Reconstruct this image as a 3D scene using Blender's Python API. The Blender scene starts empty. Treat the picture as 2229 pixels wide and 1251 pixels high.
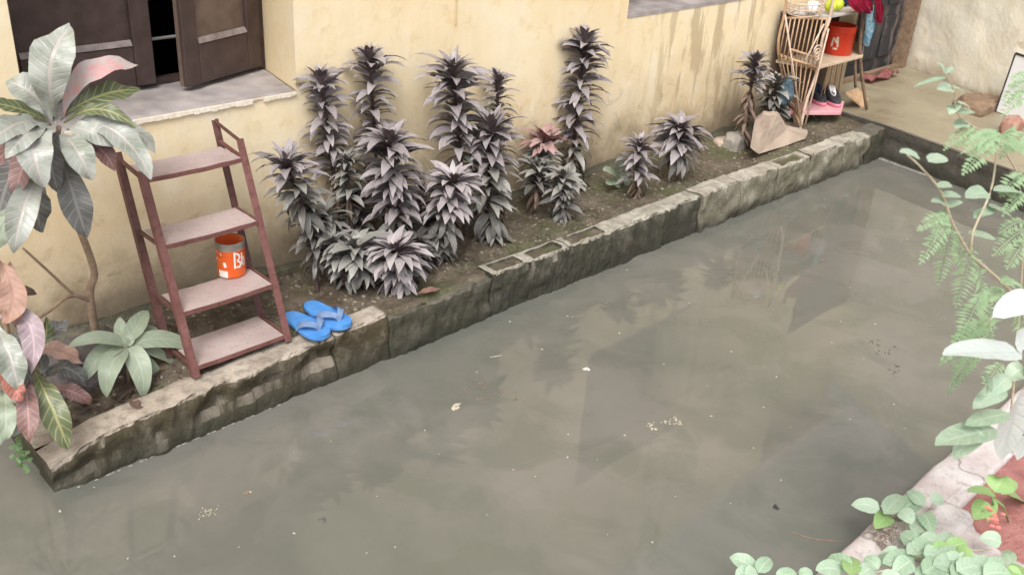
import bpy, bmesh, math, random
from mathutils import Vector, Matrix, noise
random.seed(7)
R = math.radians
scene = bpy.context.scene
COL = scene.collection

# ------------------------------------------------------------------ camera
FPX, PCX, PCY = 2114.5, 1114.5, 625.5
CAM = Vector((0, 0, 2.3))
PITCH, YAW, ROLL = R(27.0945), R(45.8483), R(-3.8996)
fw = Vector((math.sin(YAW)*math.cos(PITCH), math.cos(YAW)*math.cos(PITCH), -math.sin(PITCH)))
rt0 = Vector((math.cos(YAW), -math.sin(YAW), 0))
dn0 = fw.cross(rt0)
rt = rt0*math.cos(ROLL) + dn0*math.sin(ROLL)
dn = -rt0*math.sin(ROLL) + dn0*math.cos(ROLL)
cd = bpy.data.cameras.new('camera')
cam = bpy.data.objects.new('camera', cd)
COL.objects.link(cam)
cd.sensor_width = 36
cd.lens = FPX/2229*36
cd.clip_start, cd.clip_end = 0.05, 400
m = Matrix((rt, -dn, -fw)).transposed().to_4x4()
m.translation = CAM
cam.matrix_world = m
scene.camera = cam
cd.dof.use_dof = True; cd.dof.focus_distance = 4.6; cd.dof.aperture_fstop = 4.5

# ------------------------------------------------------------------ light
SUN_EL, SUN_AZ = R(54), R(231)          # azimuth clockwise from +Y
w = bpy.data.worlds.new('World')
scene.world = w
w.use_nodes = True
wn = w.node_tree.nodes; wl = w.node_tree.links
bg = wn['Background']
sky = wn.new('ShaderNodeTexSky'); sky.sky_type = 'NISHITA'; sky.sun_disc = False
sky.sun_elevation = SUN_EL; sky.sun_rotation = SUN_AZ
sky.dust_density = 4.0; sky.air_density = 1.0; sky.ozone_density = 1.0
hs = wn.new('ShaderNodeHueSaturation'); hs.inputs['Saturation'].default_value = 0.18
wl.new(sky.outputs[0], hs.inputs['Color']); wl.new(hs.outputs[0], bg.inputs[0])
bg.inputs[1].default_value = 0.15
sd = bpy.data.lights.new('sun', 'SUN'); sd.energy = 1.1; sd.angle = R(22); sd.color = (1, .95, .88)
sun = bpy.data.objects.new('sun', sd); COL.objects.link(sun)
sv = Vector((math.sin(SUN_AZ)*math.cos(SUN_EL), math.cos(SUN_AZ)*math.cos(SUN_EL), math.sin(SUN_EL)))
sun.rotation_euler = sv.to_track_quat('Z', 'Y').to_euler()
sun.location = (0, 0, 8)
vs = scene.view_settings
vs.view_transform = 'Standard'; vs.look = 'None'; vs.gamma = 1; vs.use_curve_mapping = False
vs.exposure = 0.70

# ------------------------------------------------------------------ helpers: where things stand
def ray(px, py):
    return rt*((px-PCX)/FPX) + dn*((py-PCY)/FPX) + fw
def at_z(px, py, z):
    d = ray(px, py); return CAM + d*((z-CAM.z)/d.z)
def at_y(px, py, y):
    d = ray(px, py); return CAM + d*(y/d.y)

# ------------------------------------------------------------------ helpers: materials
def hexc(c): return (c[0], c[1], c[2], 1)
class NT:
    def __init__(s, name):
        s.m = bpy.data.materials.new(name); s.m.use_nodes = True
        s.n = s.m.node_tree.nodes; s.l = s.m.node_tree.links
        s.b = s.n['Principled BSDF']; s.out = s.n['Material Output']
        g = s.n.new('ShaderNodeNewGeometry'); s.geo = g; s.pos = g.outputs['Position']
    def link(s, a, b): s.l.new(a, b)
    def put(s, v, sock):
        if hasattr(v, 'is_output'): s.l.new(v, sock)
        elif isinstance(v, (tuple, list)) and sock.type == 'RGBA': sock.default_value = hexc(v)
        else: sock.default_value = v
    def noise(s, scale, detail=4, rough=.55, vec=None, dist=0, stretch=None):
        n = s.n.new('ShaderNodeTexNoise'); n.inputs['Scale'].default_value = scale
        n.inputs['Detail'].default_value = detail; n.inputs['Roughness'].default_value = rough
        n.inputs['Distortion'].default_value = dist
        v = vec or s.pos
        if stretch:
            mp = s.n.new('ShaderNodeMapping'); mp.inputs['Scale'].default_value = stretch
            s.l.new(v, mp.inputs[0]); v = mp.outputs[0]
        s.l.new(v, n.inputs['Vector']); return n.outputs['Fac']
    def ramp(s, f, stops):
        r = s.n.new('ShaderNodeValToRGB'); e = r.color_ramp.elements
        while len(e) < len(stops): e.new(.5)
        for i, (p, c) in enumerate(stops):
            e[i].position = p; e[i].color = hexc(c) if isinstance(c, (tuple, list)) else (c, c, c, 1)
        s.l.new(f, r.inputs[0]); return r.outputs[0]
    def mix(s, f, a, b, mode='MIX'):
        x = s.n.new('ShaderNodeMix'); x.data_type = 'RGBA'; x.blend_type = mode
        s.put(f, x.inputs[0]); s.put(a, x.inputs[6]); s.put(b, x.inputs[7]); return x.outputs[2]
    def math(s, op, a, b=0.0, clamp=False):
        x = s.n.new('ShaderNodeMath'); x.operation = op; x.use_clamp = clamp
        s.put(a, x.inputs[0]); s.put(b, x.inputs[1]); return x.outputs[0]
    def sep(s, v=None):
        x = s.n.new('ShaderNodeSeparateXYZ'); s.l.new(v or s.pos, x.inputs[0]); return x.outputs
    def rng(s, v, a, b, c=0.0, d=1.0):
        x = s.n.new('ShaderNodeMapRange'); s.put(v, x.inputs[0])
        for i, q in enumerate((a, b, c, d)): x.inputs[i+1].default_value = q
        return x.outputs[0]
    def bump(s, h, strength=.4, dist=.01, nrm=None):
        x = s.n.new('ShaderNodeBump'); x.inputs['Strength'].default_value = strength
        x.inputs['Distance'].default_value = dist; s.l.new(h, x.inputs['Height'])
        if nrm: s.l.new(nrm, x.inputs['Normal'])
        return x.outputs[0]
    def fin(s, col, rough=.7, nrm=None, spec=.4, metal=0.0):
        s.put(col, s.b.inputs['Base Color']); s.put(rough, s.b.inputs['Roughness'])
        s.b.inputs['Specular IOR Level'].default_value = spec
        s.b.inputs['Metallic'].default_value = metal
        if nrm: s.l.new(nrm, s.b.inputs['Normal'])
        return s.m
def simple(name, c1, c2, scale=20, rough=.6, bump=.2, bd=.004, spec=.4, lo=.35, hi=.65):
    t = NT(name); f = t.noise(scale, 6)
    g = t.noise(scale*5, 3)
    return t.fin(t.mix(t.rng(f, lo, hi), c1, c2), rough, t.bump(g, bump, bd), spec)

# yellow lime-washed plaster
t = NT('yellow_plaster')
x, y, z = t.sep()
big = t.noise(1.3, 5); mid = t.noise(5, 6, .65); fine = t.noise(38, 5, .6)
c = t.mix(t.rng(big, .35, .7), (.76, .61, .375), (.80, .695, .495))
c = t.mix(t.math('MULTIPLY', t.rng(mid, .50, .68), .55), c, (.80, .72, .57))
c = t.mix(t.math('MULTIPLY', t.rng(t.noise(9, 5, .7), .56, .68), .35), c, (.60, .44, .20))
streak = t.noise(3.2, 5, .6, stretch=(3.2, 3.2, .55))
xm = t.math('MULTIPLY', t.rng(x, 4.7, 5.1), t.rng(x, 6.2, 5.9))
sm = t.math('MULTIPLY', t.rng(streak, .52, .60), t.math('ADD', t.math('MULTIPLY', xm, .85), .06))
c = t.mix(t.math('MULTIPLY', sm, .75), c, (.40, .31, .19))
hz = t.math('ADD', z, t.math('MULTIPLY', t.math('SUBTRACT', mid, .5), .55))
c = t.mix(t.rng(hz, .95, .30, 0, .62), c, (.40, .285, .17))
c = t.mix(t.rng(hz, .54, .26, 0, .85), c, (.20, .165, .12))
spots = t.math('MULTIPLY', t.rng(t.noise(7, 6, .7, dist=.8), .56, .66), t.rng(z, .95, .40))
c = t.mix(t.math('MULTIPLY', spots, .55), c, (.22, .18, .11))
h = t.math('ADD', t.math('MULTIPLY', mid, 1.0), t.math('MULTIPLY', fine, .25))
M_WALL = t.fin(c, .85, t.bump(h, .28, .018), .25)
# cream side wall
t = NT('cream_plaster')
x, y, z = t.sep(); mid = t.noise(4, 6, .65); fine = t.noise(30, 5)
c = t.mix(t.rng(mid, .35, .7), (.86, .79, .63), (.88, .85, .75))
band = t.math('MULTIPLY', t.rng(t.math('ABSOLUTE', t.math('SUBTRACT', z, .76)), .09, .03), t.math('MULTIPLY', t.rng(t.noise(10, 6, .7), .47, .56), t.rng(y, 2.9, 2.6)))
c = t.mix(t.math('MULTIPLY', band, .75), c, (.38, .30, .17))
c = t.mix(t.math('MULTIPLY', t.rng(t.noise(7, 5, .6, stretch=(1, 1, .5)), .58, .68), .25), c, (.62, .50, .28))
hz = t.math('ADD', z, t.math('MULTIPLY', t.math('SUBTRACT', mid, .5), .4))
c = t.mix(t.rng(hz, .36, .22, 0, .7), c, (.40, .31, .22))
M_CREAM = t.fin(c, .85, t.bump(t.math('ADD', mid, t.math('MULTIPLY', fine, .3)), .6, .02), .25)
# old concrete / block work with moss and dirt
def concrete(name, base, pale, moss, wet=.10, mossamt=.8, side_dark=0.0):
    t = NT(name); x, y, z = t.sep()
    a = t.noise(6, 6, .65); b = t.noise(24, 6, .6); f = t.noise(90, 4)
    c = t.mix(t.rng(a, .35, .65), base, pale)
    c = t.mix(t.math('MULTIPLY', t.rng(b, .45, .65), .6), c, tuple(q*.45 for q in base))
    gz = t.sep(t.geo.outputs['True Normal'])[2]
    side = t.rng(gz, .75, .35)
    mo = t.math('MULTIPLY', t.rng(t.noise(9, 6, .75), .22, .52), mossamt)
    c = t.mix(t.math('MULTIPLY', mo, side), c, moss)
    if side_dark: c = t.mix(t.math('MULTIPLY', side, t.rng(t.noise(3, 5, .7), .25, .6, side_dark, side_dark*.6)), c, (.050, .047, .036))  # steep faces mixed darker, unevenly by noise
    zz = t.math('ADD', z, t.math('MULTIPLY', t.math('SUBTRACT', a, .5), .10))
    c = t.mix(t.rng(zz, wet, wet*.25, 0, .8), c, (.035, .035, .025))
    return t.fin(c, .9, t.bump(t.math('ADD', b, t.math('MULTIPLY', f, .4)), .9, .012), .25)
M_BLOCKD = concrete('dark_faced_block', (.27, .245, .195), (.44, .41, .35), (.050, .047, .032), .14, 1.0, .75)
M_BLOCK = concrete('weathered_block', (.30, .27, .215), (.48, .45, .385), (.12, .11, .07), .09, .75, .25)
M_PLAST = concrete('eroded_plaster', (.34, .285, .225), (.48, .42, .355), (.085, .062, .030), .15, 1.0, .62)
M_DAMP = concrete('damp_mossy_block', (.10, .09, .07), (.17, .155, .125), (.045, .043, .028), .10, .9)
t = NT('pale_pink_concrete')
a = t.noise(4, 6, .65); b = t.noise(26, 6, .7); f = t.noise(110, 4)
c = t.mix(t.rng(a, .35, .65), (.52, .44, .43), (.68, .64, .63))
c = t.mix(t.math('MULTIPLY', t.rng(b, .54, .66), .6), c, (.34, .29, .28))
c = t.mix(t.math('MULTIPLY', t.rng(t.math('ABSOLUTE', t.math('SUBTRACT', t.noise(2.3, 4, .5), .5)), .012, .003), .6), c, (.16, .13, .12))
M_KERB = t.fin(c, .9, t.bump(t.math('ADD', b, t.math('MULTIPLY', f, .4)), .7, .006), .2)
M_SILL = simple('grey_sill_cement', (.25, .22, .215), (.42, .375, .365), 6, .8, .3, .004)
# soil
t = NT('garden_soil')
a = t.noise(5, 6, .7); b = t.noise(40, 5, .65); g = t.noise(2.6, 4)
c = t.mix(t.rng(a, .35, .65), (.075, .058, .040), (.17, .14, .105))
c = t.mix(t.math('MULTIPLY', t.rng(b, .55, .70), .7), c, (.24, .20, .15))
c = t.mix(t.math('MULTIPLY', t.rng(g, .50, .60), t.rng(b, .35, .55, 0, .7)), c, (.075, .095, .032))
M_SOIL = t.fin(c, .95, t.bump(b, .9, .015), .2)
t = NT('red_soil')
a = t.noise(12, 6, .7); b = t.noise(70, 5, .65)
c = t.mix(t.rng(a, .35, .65), (.30, .12, .11), (.46, .22, .20))
c = t.mix(t.math('MULTIPLY', t.rng(b, .58, .7), .6), c, (.12, .07, .07))
M_REDSOIL = t.fin(c, .95, t.bump(b, .8, .012), .2)
# wet terrace
t = NT('wet_terrace_cement')
a = t.noise(2.2, 5, .6); b = t.noise(12, 5, .6)
c = t.mix(t.rng(a, .35, .65), (.235, .20, .135), (.33, .29, .205))
c = t.mix(t.math('MULTIPLY', t.rng(b, .5, .65), .35), c, (.22, .17, .11))
M_TERR = t.fin(c, t.rng(a, .35, .65, .25, .6), t.bump(b, .15, .005), .5)
# yard floor under the water: old cement slabs
t = NT('muddy_yard_slabs')
x, y, z = t.sep()
a = t.noise(1.1, 5, .6); b = t.noise(6, 6, .65)
c = t.mix(t.rng(a, .35, .65), (.18, .16, .12), (.34, .28, .22))
c = t.mix(t.math('MULTIPLY', t.rng(b, .5, .68), .5), c, (.09, .085, .06))
M_FLOOR = t.fin(c, .9, None, .2)
# turbid flood water
t = NT('murky_flood_water')
mp = t.noise(.8, 5, .55); mq = t.noise(3.1, 5, .6, dist=.6); ms = t.noise(14, 5, .7)
c = t.mix(t.rng(mp, .35, .65), (.190, .195, .168), (.258, .243, .216))
c = t.mix(t.math('MULTIPLY', t.rng(t.noise(1.7, 6, .62, dist=.4), .52, .62), .5), c, (.275, .262, .236))
c = t.mix(t.math('MULTIPLY', t.rng(mq, .46, .60), .6), c, (.168, .177, .148))
c = t.mix(t.math('MULTIPLY', t.rng(ms, .58, .72), .22), c, (.16, .142, .115))
dif = t.n.new('ShaderNodeBsdfDiffuse'); t.put(c, dif.inputs[0])
tr = t.n.new('ShaderNodeBsdfTransparent'); tr.inputs[0].default_value = (.92, .90, .82, 1)
gl = t.n.new('ShaderNodeBsdfGlossy'); gl.inputs['Roughness'].default_value = .015
rip = t.bump(t.noise(5, 2, .4), .03, .02); t.link(rip, gl.inputs['Normal'])
fr = t.n.new('ShaderNodeFresnel'); fr.inputs[0].default_value = 1.50; t.link(rip, fr.inputs['Normal'])
m1 = t.n.new('ShaderNodeMixShader'); m1.inputs[0].default_value = .68
t.link(tr.outputs[0], m1.inputs[1]); t.link(dif.outputs[0], m1.inputs[2])
m2 = t.n.new('ShaderNodeMixShader'); t.link(fr.outputs[0], m2.inputs[0])
t.link(m1.outputs[0], m2.inputs[1]); t.link(gl.outputs[0], m2.inputs[2]); t.link(m2.outputs[0], t.out.inputs[0])
M_WATER = t.m
# wood, metal, cane, cloth
M_WOODD = simple('dark_brown_paint', (.046, .029, .026), (.070, .046, .041), 14, .5, .25, .003)
M_WOODL = simple('brown_grey_paint', (.11, .075, .060), (.15, .11, .09), 12, .45, .2, .003)
M_DOOR = NT('weathered_black_door')
t = M_DOOR; x, y, z = t.sep(); a = t.noise(7, 6, .7, stretch=(1.5, 1, .6))
c = t.mix(t.math('MULTIPLY', t.rng(a, .50, .60), t.rng(x, 8.25, 8.85)), (.026, .027, .034), (.19, .15, .13))
M_DOOR = t.fin(c, .6, t.bump(a, .4, .006), .4)
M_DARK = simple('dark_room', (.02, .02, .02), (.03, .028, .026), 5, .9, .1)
def painted_iron(name, c1, c2, rust):
    t = NT(name); a = t.noise(9, 5, .6); b = t.noise(45, 6, .7)
    c = t.mix(t.rng(a, .35, .65), c1, c2)
    c = t.mix(t.math('MULTIPLY', t.rng(b, .50, .62), .8), c, rust)
    return t.fin(c, .55, t.bump(b, .4, .003), .4)
M_IRON = painted_iron('red_oxide_iron', (.145, .055, .052), (.20, .088, .080), (.10, .045, .03))
M_IROND = painted_iron('rusty_dark_iron', (.10, .045, .042), (.15, .065, .055), (.06, .03, .02))
t = NT('dusty_shelf_plate'); a = t.noise(5, 5, .6); b = t.noise(60, 5, .7)
c = t.mix(t.rng(a, .35, .65), (.38, .295, .28), (.48, .39, .372))
c = t.mix(t.math('MULTIPLY', t.rng(b, .56, .68), .5), c, (.24, .12, .11))
M_PLATE = t.fin(c, .6, t.bump(b, .25, .002), .4)
M_CANE = simple('dry_cane', (.42, .26, .14), (.58, .40, .26), 30, .55, .2)
M_CANEP = simple('pale_cane', (.50, .37, .27), (.66, .52, .42), 30, .6, .2)
M_TWIG = simple('brown_stick', (.17, .11, .07), (.27, .19, .13), 25, .8, .3)
M_BACK = simple('brown_rack_board', (.060, .038, .028), (.10, .066, .048), 8, .8, .2)
M_PINK = simple('pink_sheet', (.62, .30, .33), (.70, .40, .42), 12, .6, .2)
M_GREYSH = simple('grey_shelf_sheet', (.36, .34, .33), (.46, .44, .42), 12, .5, .2)
M_TAN = simple('tan_shelf_sheet', (.50, .38, .27), (.58, .46, .34), 12, .6, .2)
M_CRIM = simple('crimson_cloth', (.42, .015, .06), (.52, .03, .10), 18, .8, .4, .01)
M_SKYB = simple('pale_blue_cloth', (.28, .52, .66), (.55, .72, .80), 35, .8, .4, .01, lo=.45, hi=.55)
M_BAG = simple('blue_grey_plastic', (.045, .075, .10), (.13, .20, .25), 30, .35, .9, .01)
M_NAVY = simple('navy_cloth', (.02, .03, .07), (.03, .05, .10), 18, .8, .3)
M_ORANGE = simple('orange_print', (.78, .12, .02), (.82, .17, .035), 10, .35, .05)
M_REDO = simple('red_orange_plastic', (.50, .032, .010), (.58, .05, .02), 10, .35, .05)
M_PRINT = simple('white_print', (.70, .66, .62), (.82, .78, .74), 20, .4, .05)
M_TIN = simple('dull_tin', (.20, .18, .15), (.32, .29, .25), 25, .4, .15)
M_BLUE = simple('blue_rubber', (.055, .22, .56), (.10, .29, .64), 20, .55, .1, .002)
M_BLUEP = simple('pale_blue_rubber', (.24, .38, .62), (.36, .48, .68), 20, .5, .1, .002)
M_BLKSH = simple('black_shoe', (.02, .02, .024), (.04, .04, .045), 30, .6, .2)
M_WHITE = simple('white_lining', (.76, .76, .78), (.84, .84, .85), 20, .6, .1)
M_BOARD = simple('white_board_sheet', (.84, .85, .86), (.88, .88, .89), 4, .4, .05)
M_EDGE = simple('black_edge', (.03, .03, .03), (.05, .05, .05), 10, .6, .1)
M_LIME = simple('lime_skin', (.46, .58, .03), (.58, .66, .06), 25, .4, .15)
M_ROCK = simple('pink_beige_stone', (.35, .265, .215), (.45, .365, .29), 5, .9, .6, .012)
M_ROCKG = simple('grey_stone', (.24, .22, .19), (.36, .33, .29), 7, .9, .7, .012)
M_ROCKD = simple('dark_mound_stone', (.085, .075, .075), (.15, .13, .125), 8, .9, .7, .015)
M_BRICK = simple('broken_red_brick', (.30, .15, .11), (.42, .25, .20), 14, .9, .5, .008)
M_BARK = simple('pale_stem_bark', (.26, .18, .12), (.36, .26, .19), 40, .85, .5, .004)
M_STEM = simple('dark_cane_stem', (.060, .038, .036), (.10, .062, .055), 60, .8, .5, .004)
M_VINE = simple('pale_vine_stem', (.45, .40, .28), (.58, .52, .38), 40, .7, .3)
M_SCRAP = simple('pale_scrap', (.36, .32, .23), (.52, .48, .39), 40, .7, .2)
M_FROTH = simple('white_froth', (.44, .43, .40), (.58, .57, .54), 60, .5, .4, .004)
M_DRY = simple('dry_leaf', (.20, .12, .07), (.34, .23, .15), 30, .8, .3)

def leafmat(name, c1, c2, vein, back, rough=.38, vamt=.6, rim=None, spec=.55, vn=9, trans=0.0, blotch=None):
    """leaf blade: midrib and side veins from its UVs, a second colour below"""
    t = NT(name)
    uv = t.n.new('ShaderNodeUVMap'); u, v, _ = t.sep(uv.outputs[0])
    oi = t.n.new('ShaderNodeObjectInfo')
    d = t.math('ABSOLUTE', t.math('SUBTRACT', u, .5))
    f = t.noise(22, 4, .6)
    k = t.math('ADD', t.math('MULTIPLY', oi.outputs['Random'], .6), t.math('MULTIPLY', t.rng(f, .3, .7), .4))
    c = t.mix(k, c1, c2)
    if blotch:
        c = t.mix(t.math('MULTIPLY', t.rng(t.noise(11, 4, .6), .48, .60), .75), c, blotch)
    mid = t.rng(d, .075, .03)
    s = t.math('FRACT', t.math('SUBTRACT', t.math('MULTIPLY', v, vn), t.math('MULTIPLY', d, 2.6)))
    sv_ = t.rng(t.math('ABSOLUTE', t.math('SUBTRACT', s, .5)), .16, .04)
    vm = t.math('MAXIMUM', mid, t.math('MULTIPLY', sv_, .65))
    c = t.mix(t.math('MULTIPLY', vm, vamt), c, vein)
    if rim: c = t.mix(t.rng(d, .40, .47, 0, .8), c, rim)
    c = t.mix(t.geo.outputs['Backfacing'], c, back)
    nb = t.bump(t.math('SUBTRACT', 1, vm), .35, .004)
    m = t.fin(c, rough, nb, spec)
    if trans:
        td = t.n.new('ShaderNodeBsdfTranslucent'); t.link(c, td.inputs[0])
        mx = t.n.new('ShaderNodeMixShader'); mx.inputs[0].default_value = trans
        t.link(t.b.outputs[0], mx.inputs[1]); t.link(td.outputs[0], mx.inputs[2]); t.link(mx.outputs[0], t.out.inputs[0])
    return m
L_PUR = leafmat('purple_grey_leaf', (.19, .16, .165), (.37, .335, .34), (.42, .39, .39), (.115, .085, .090), .33, .35, (.38, .33, .35))
L_GRY = leafmat('grey_green_leaf', (.17, .167, .145), (.34, .335, .305), (.40, .39, .36), (.10, .088, .078), .33, .35, (.36, .34, .32))
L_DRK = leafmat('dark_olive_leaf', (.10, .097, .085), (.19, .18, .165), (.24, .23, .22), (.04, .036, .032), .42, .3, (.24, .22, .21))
L_PNK = leafmat('salmon_purple_leaf', (.30, .17, .16), (.42, .30, .29), (.50, .26, .22), (.18, .07, .06), .45, .4)
L_PAL = leafmat('pale_mauve_leaf', (.26, .225, .23), (.45, .405, .41), (.46, .41, .42), (.10, .066, .07), .42, .35, (.5, .44, .45))
L_DRY = leafmat('withered_leaf', (.13, .085, .062), (.24, .165, .125), (.26, .19, .14), (.12, .075, .055), .7, .3)
L_CRO = leafmat('croton_silver_leaf', (.25, .275, .235), (.39, .405, .37), (.54, .43, .41), (.15, .10, .095), .36, .42, vn=13, blotch=(.17, .20, .15))
L_CRG = leafmat('croton_dark_green_leaf', (.075, .10, .05), (.12, .14, .07), (.42, .40, .16), (.09, .075, .06), .4, .6, vn=9)
L_CRR = leafmat('croton_maroon_leaf', (.15, .075, .07), (.22, .13, .12), (.45, .25, .22), (.12, .06, .055), .45, .55, vn=12)
L_CRP = leafmat('croton_rosy_leaf', (.40, .36, .35), (.46, .40, .39), (.62, .36, .34), (.2, .1, .1), .45, .5, vn=9, blotch=(.58, .27, .27))
L_CRD = leafmat('croton_charcoal_leaf', (.085, .085, .08), (.15, .15, .14), (.27, .26, .24), (.05, .05, .045), .45, .6, vn=10)
L_RED = leafmat('croton_coral_leaf', (.20, .10, .075), (.34, .13, .10), (.68, .22, .17), (.25, .08, .06), .45, .6, vn=11)
L_TAN = leafmat('croton_dry_tan_leaf', (.30, .17, .125), (.44, .29, .23), (.28, .14, .10), (.24, .13, .1), .6, .5, vn=10)
L_MAU = leafmat('croton_mauve_leaf', (.27, .20, .22), (.38, .305, .325), (.55, .40, .43), (.18, .11, .12), .42, .5, vn=12)
L_SAGE = leafmat('sage_leaf', (.20, .245, .165), (.30, .345, .26), (.36, .40, .31), (.16, .19, .12), .5, .3, vn=6)
L_WASHG = leafmat('washed_out_green_leaf', (.26, .40, .25), (.50, .62, .48), (.62, .70, .58), (.30, .42, .27), .38, .4, vn=6, trans=.25)  # lightened green: overexposure and haze put into the leaf colour
L_GLARE = leafmat('sky_glare_leaf', (.58, .65, .62), (.70, .75, .74), (.46, .56, .52), (.5, .6, .52), .4, .3, vn=7, trans=.1)  # overexposed sky reflection painted in as a near-white leaf colour
L_VIV = leafmat('fresh_green_leaf', (.24, .42, .14), (.36, .52, .22), (.48, .62, .34), (.24, .38, .14), .5, .3, vn=6, trans=.2)
L_FERN = leafmat('feather_leaflet', (.28, .45, .22), (.54, .67, .44), (.6, .7, .5), (.32, .46, .26), .55, .1, vn=3, trans=.3)  # fronds too carry the overexposure in their light green
L_WEED = leafmat('weed_leaf', (.075, .17, .055), (.13, .25, .09), (.2, .3, .14), (.08, .15, .05), .5, .2, vn=4)
M_FLOW = simple('coral_flower', (.72, .16, .14), (.80, .26, .22), 60, .6, .1)

# ------------------------------------------------------------------ helpers: objects
BASE = {}
def props(o, label=None, cat=None, group=None, kind=None):
    if label: o['label'] = label
    if cat: o['category'] = cat
    if group: o['group'] = group
    if kind: o['kind'] = kind
def thing(name, label, cat, loc, group=None):
    o = bpy.data.objects.new(name, None); o.empty_display_size = .05
    COL.objects.link(o); o.location = loc; BASE[o.name] = Vector(loc)
    props(o, label, cat, group); return o
def mesh_of(name, bm, mat, smooth=False):
    me = bpy.data.meshes.new(name); bm.to_mesh(me); bm.free()
    for mm in (mat if isinstance(mat, (list, tuple)) else [mat]): me.materials.append(mm)
    if smooth:
        for p in me.polygons: p.use_smooth = True
    return me
def part(name, bm, mat, parent, smooth=False, label=None, kind=None):
    """bm in world coordinates; linked under its thing (or under a part of it)"""
    b = BASE[parent.name]
    bmesh.ops.translate(bm, verts=bm.verts, vec=-b)
    o = bpy.data.objects.new(name, mesh_of(name, bm, mat, smooth)); COL.objects.link(o)
    o.parent = parent; BASE[o.name] = b; props(o, label, None, None, kind); return o
def solo(name, bm, mat, label=None, cat=None, group=None, kind=None, smooth=False, org=None):
    """one-mesh thing; origin moved to the middle of its foot"""
    if org is None and kind is None:
        zs = [v.co for v in bm.verts]
        org = Vector((sum(c.x for c in zs)/len(zs), sum(c.y for c in zs)/len(zs), min(c.z for c in zs)))
    org = org or Vector((0, 0, 0))
    bmesh.ops.translate(bm, verts=bm.verts, vec=-org)
    o = bpy.data.objects.new(name, mesh_of(name, bm, mat, smooth)); COL.objects.link(o); o.location = org
    BASE[o.name] = org; props(o, label, cat, group, kind); return o
def B(): return bmesh.new()
def quad(bm, pts): bm.faces.new([bm.verts.new(p) for p in pts])
def hexa(bm, c8):
    """c8: four bottom corners then the four above them"""
    v = [bm.verts.new(p) for p in c8]
    for f in ((3, 2, 1, 0), (4, 5, 6, 7), (0, 1, 5, 4), (1, 2, 6, 5), (2, 3, 7, 6), (3, 0, 4, 7)):
        bm.faces.new([v[i] for i in f])
def box(bm, a, b):
    (x0, y0, z0), (x1, y1, z1) = a, b
    hexa(bm, [(x0, y0, z0), (x1, y0, z0), (x1, y1, z0), (x0, y1, z0), (x0, y0, z1), (x1, y0, z1), (x1, y1, z1), (x0, y1, z1)])
def bevel(bm, w_, seg=2):
    bmesh.ops.bevel(bm, geom=[e for e in bm.edges], offset=w_, segments=seg, affect='EDGES', clamp_overlap=True)
def tube(bm, pts, r, seg=6, cap=True):
    pts = [Vector(p) for p in pts]; n = len(pts)
    rs = r if isinstance(r, (list, tuple)) else [r]*n
    rings = []; ref = Vector((.31, .17, .93))
    for i, p in enumerate(pts):
        d = (pts[min(i+1, n-1)] - pts[max(i-1, 0)]).normalized()
        a = d.cross(ref)
        if a.length < .05: a = d.cross(Vector((1, 0, 0)))
        a.normalize(); b = d.cross(a)
        rings.append([bm.verts.new(p + a*(rs[i]*math.cos(2*math.pi*k/seg)) + b*(rs[i]*math.sin(2*math.pi*k/seg))) for k in range(seg)])
    for i in range(n-1):
        for k in range(seg):
            bm.faces.new((rings[i][k], rings[i][(k+1) % seg], rings[i+1][(k+1) % seg], rings[i+1][k]))
    if cap:
        bm.faces.new(rings[0][::-1]); bm.faces.new(rings[-1])
def bar(bm, p, q, wx, wy, up=(0, 0, 1)):
    """square bar from p to q"""
    p, q = Vector(p), Vector(q); d = (q-p).normalized()
    a = d.cross(Vector(up))
    if a.length < .05: a = d.cross(Vector((0, 1, 0)))
    a.normalize(); b = d.cross(a)
    c = lambda o: [o+a*wx/2+b*wy/2, o-a*wx/2+b*wy/2, o-a*wx/2-b*wy/2, o+a*wx/2-b*wy/2]
    hexa(bm, c(p)+c(q))
def lathe(bm, org, prof, seg=24, cap=(True, True)):
    org = Vector(org); rings = []
    for r, h in prof:
        rings.append([bm.verts.new(org+Vector((r*math.cos(2*math.pi*k/seg), r*math.sin(2*math.pi*k/seg), h))) for k in range(seg)])
    for i in range(len(prof)-1):
        for k in range(seg):
            bm.faces.new((rings[i][k], rings[i][(k+1) % seg], rings[i+1][(k+1) % seg], rings[i+1][k]))
    if cap[0]: bm.faces.new(rings[0][::-1])
    if cap[1]: bm.faces.new(rings[-1])
def rgrid(bm, f, nx, ny):
    vs_ = [[bm.verts.new(f(i/nx, k/ny)) for k in range(ny+1)] for i in range(nx+1)]
    for i in range(nx):
        for k in range(ny):
            fc = bm.faces.new((vs_[i][k], vs_[i+1][k], vs_[i+1][k+1], vs_[i][k+1])); fc.smooth = True
    return vs_
def fbm(p, s, o=4): return noise.fractal(Vector(p)*s, 1.0, 2.0, o)
def bez(a, b, c, t): return a*(1-t)**2 + b*2*t*(1-t) + c*t*t
def smoothpath(pts, n=24):
    pts = [Vector(p) for p in pts]; out = []
    for i in range(n+1):
        t = i/n*(len(pts)-1); k = min(int(t), len(pts)-2); u = t-k
        p0, p1, p2, p3 = pts[max(k-1, 0)], pts[k], pts[k+1], pts[min(k+2, len(pts)-1)]
        out.append(.5*((2*p1)+(p2-p0)*u+(2*p0-5*p1+4*p2-p3)*u*u+(-p0+3*p1-3*p2+p3)*u**3))
    return out
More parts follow.
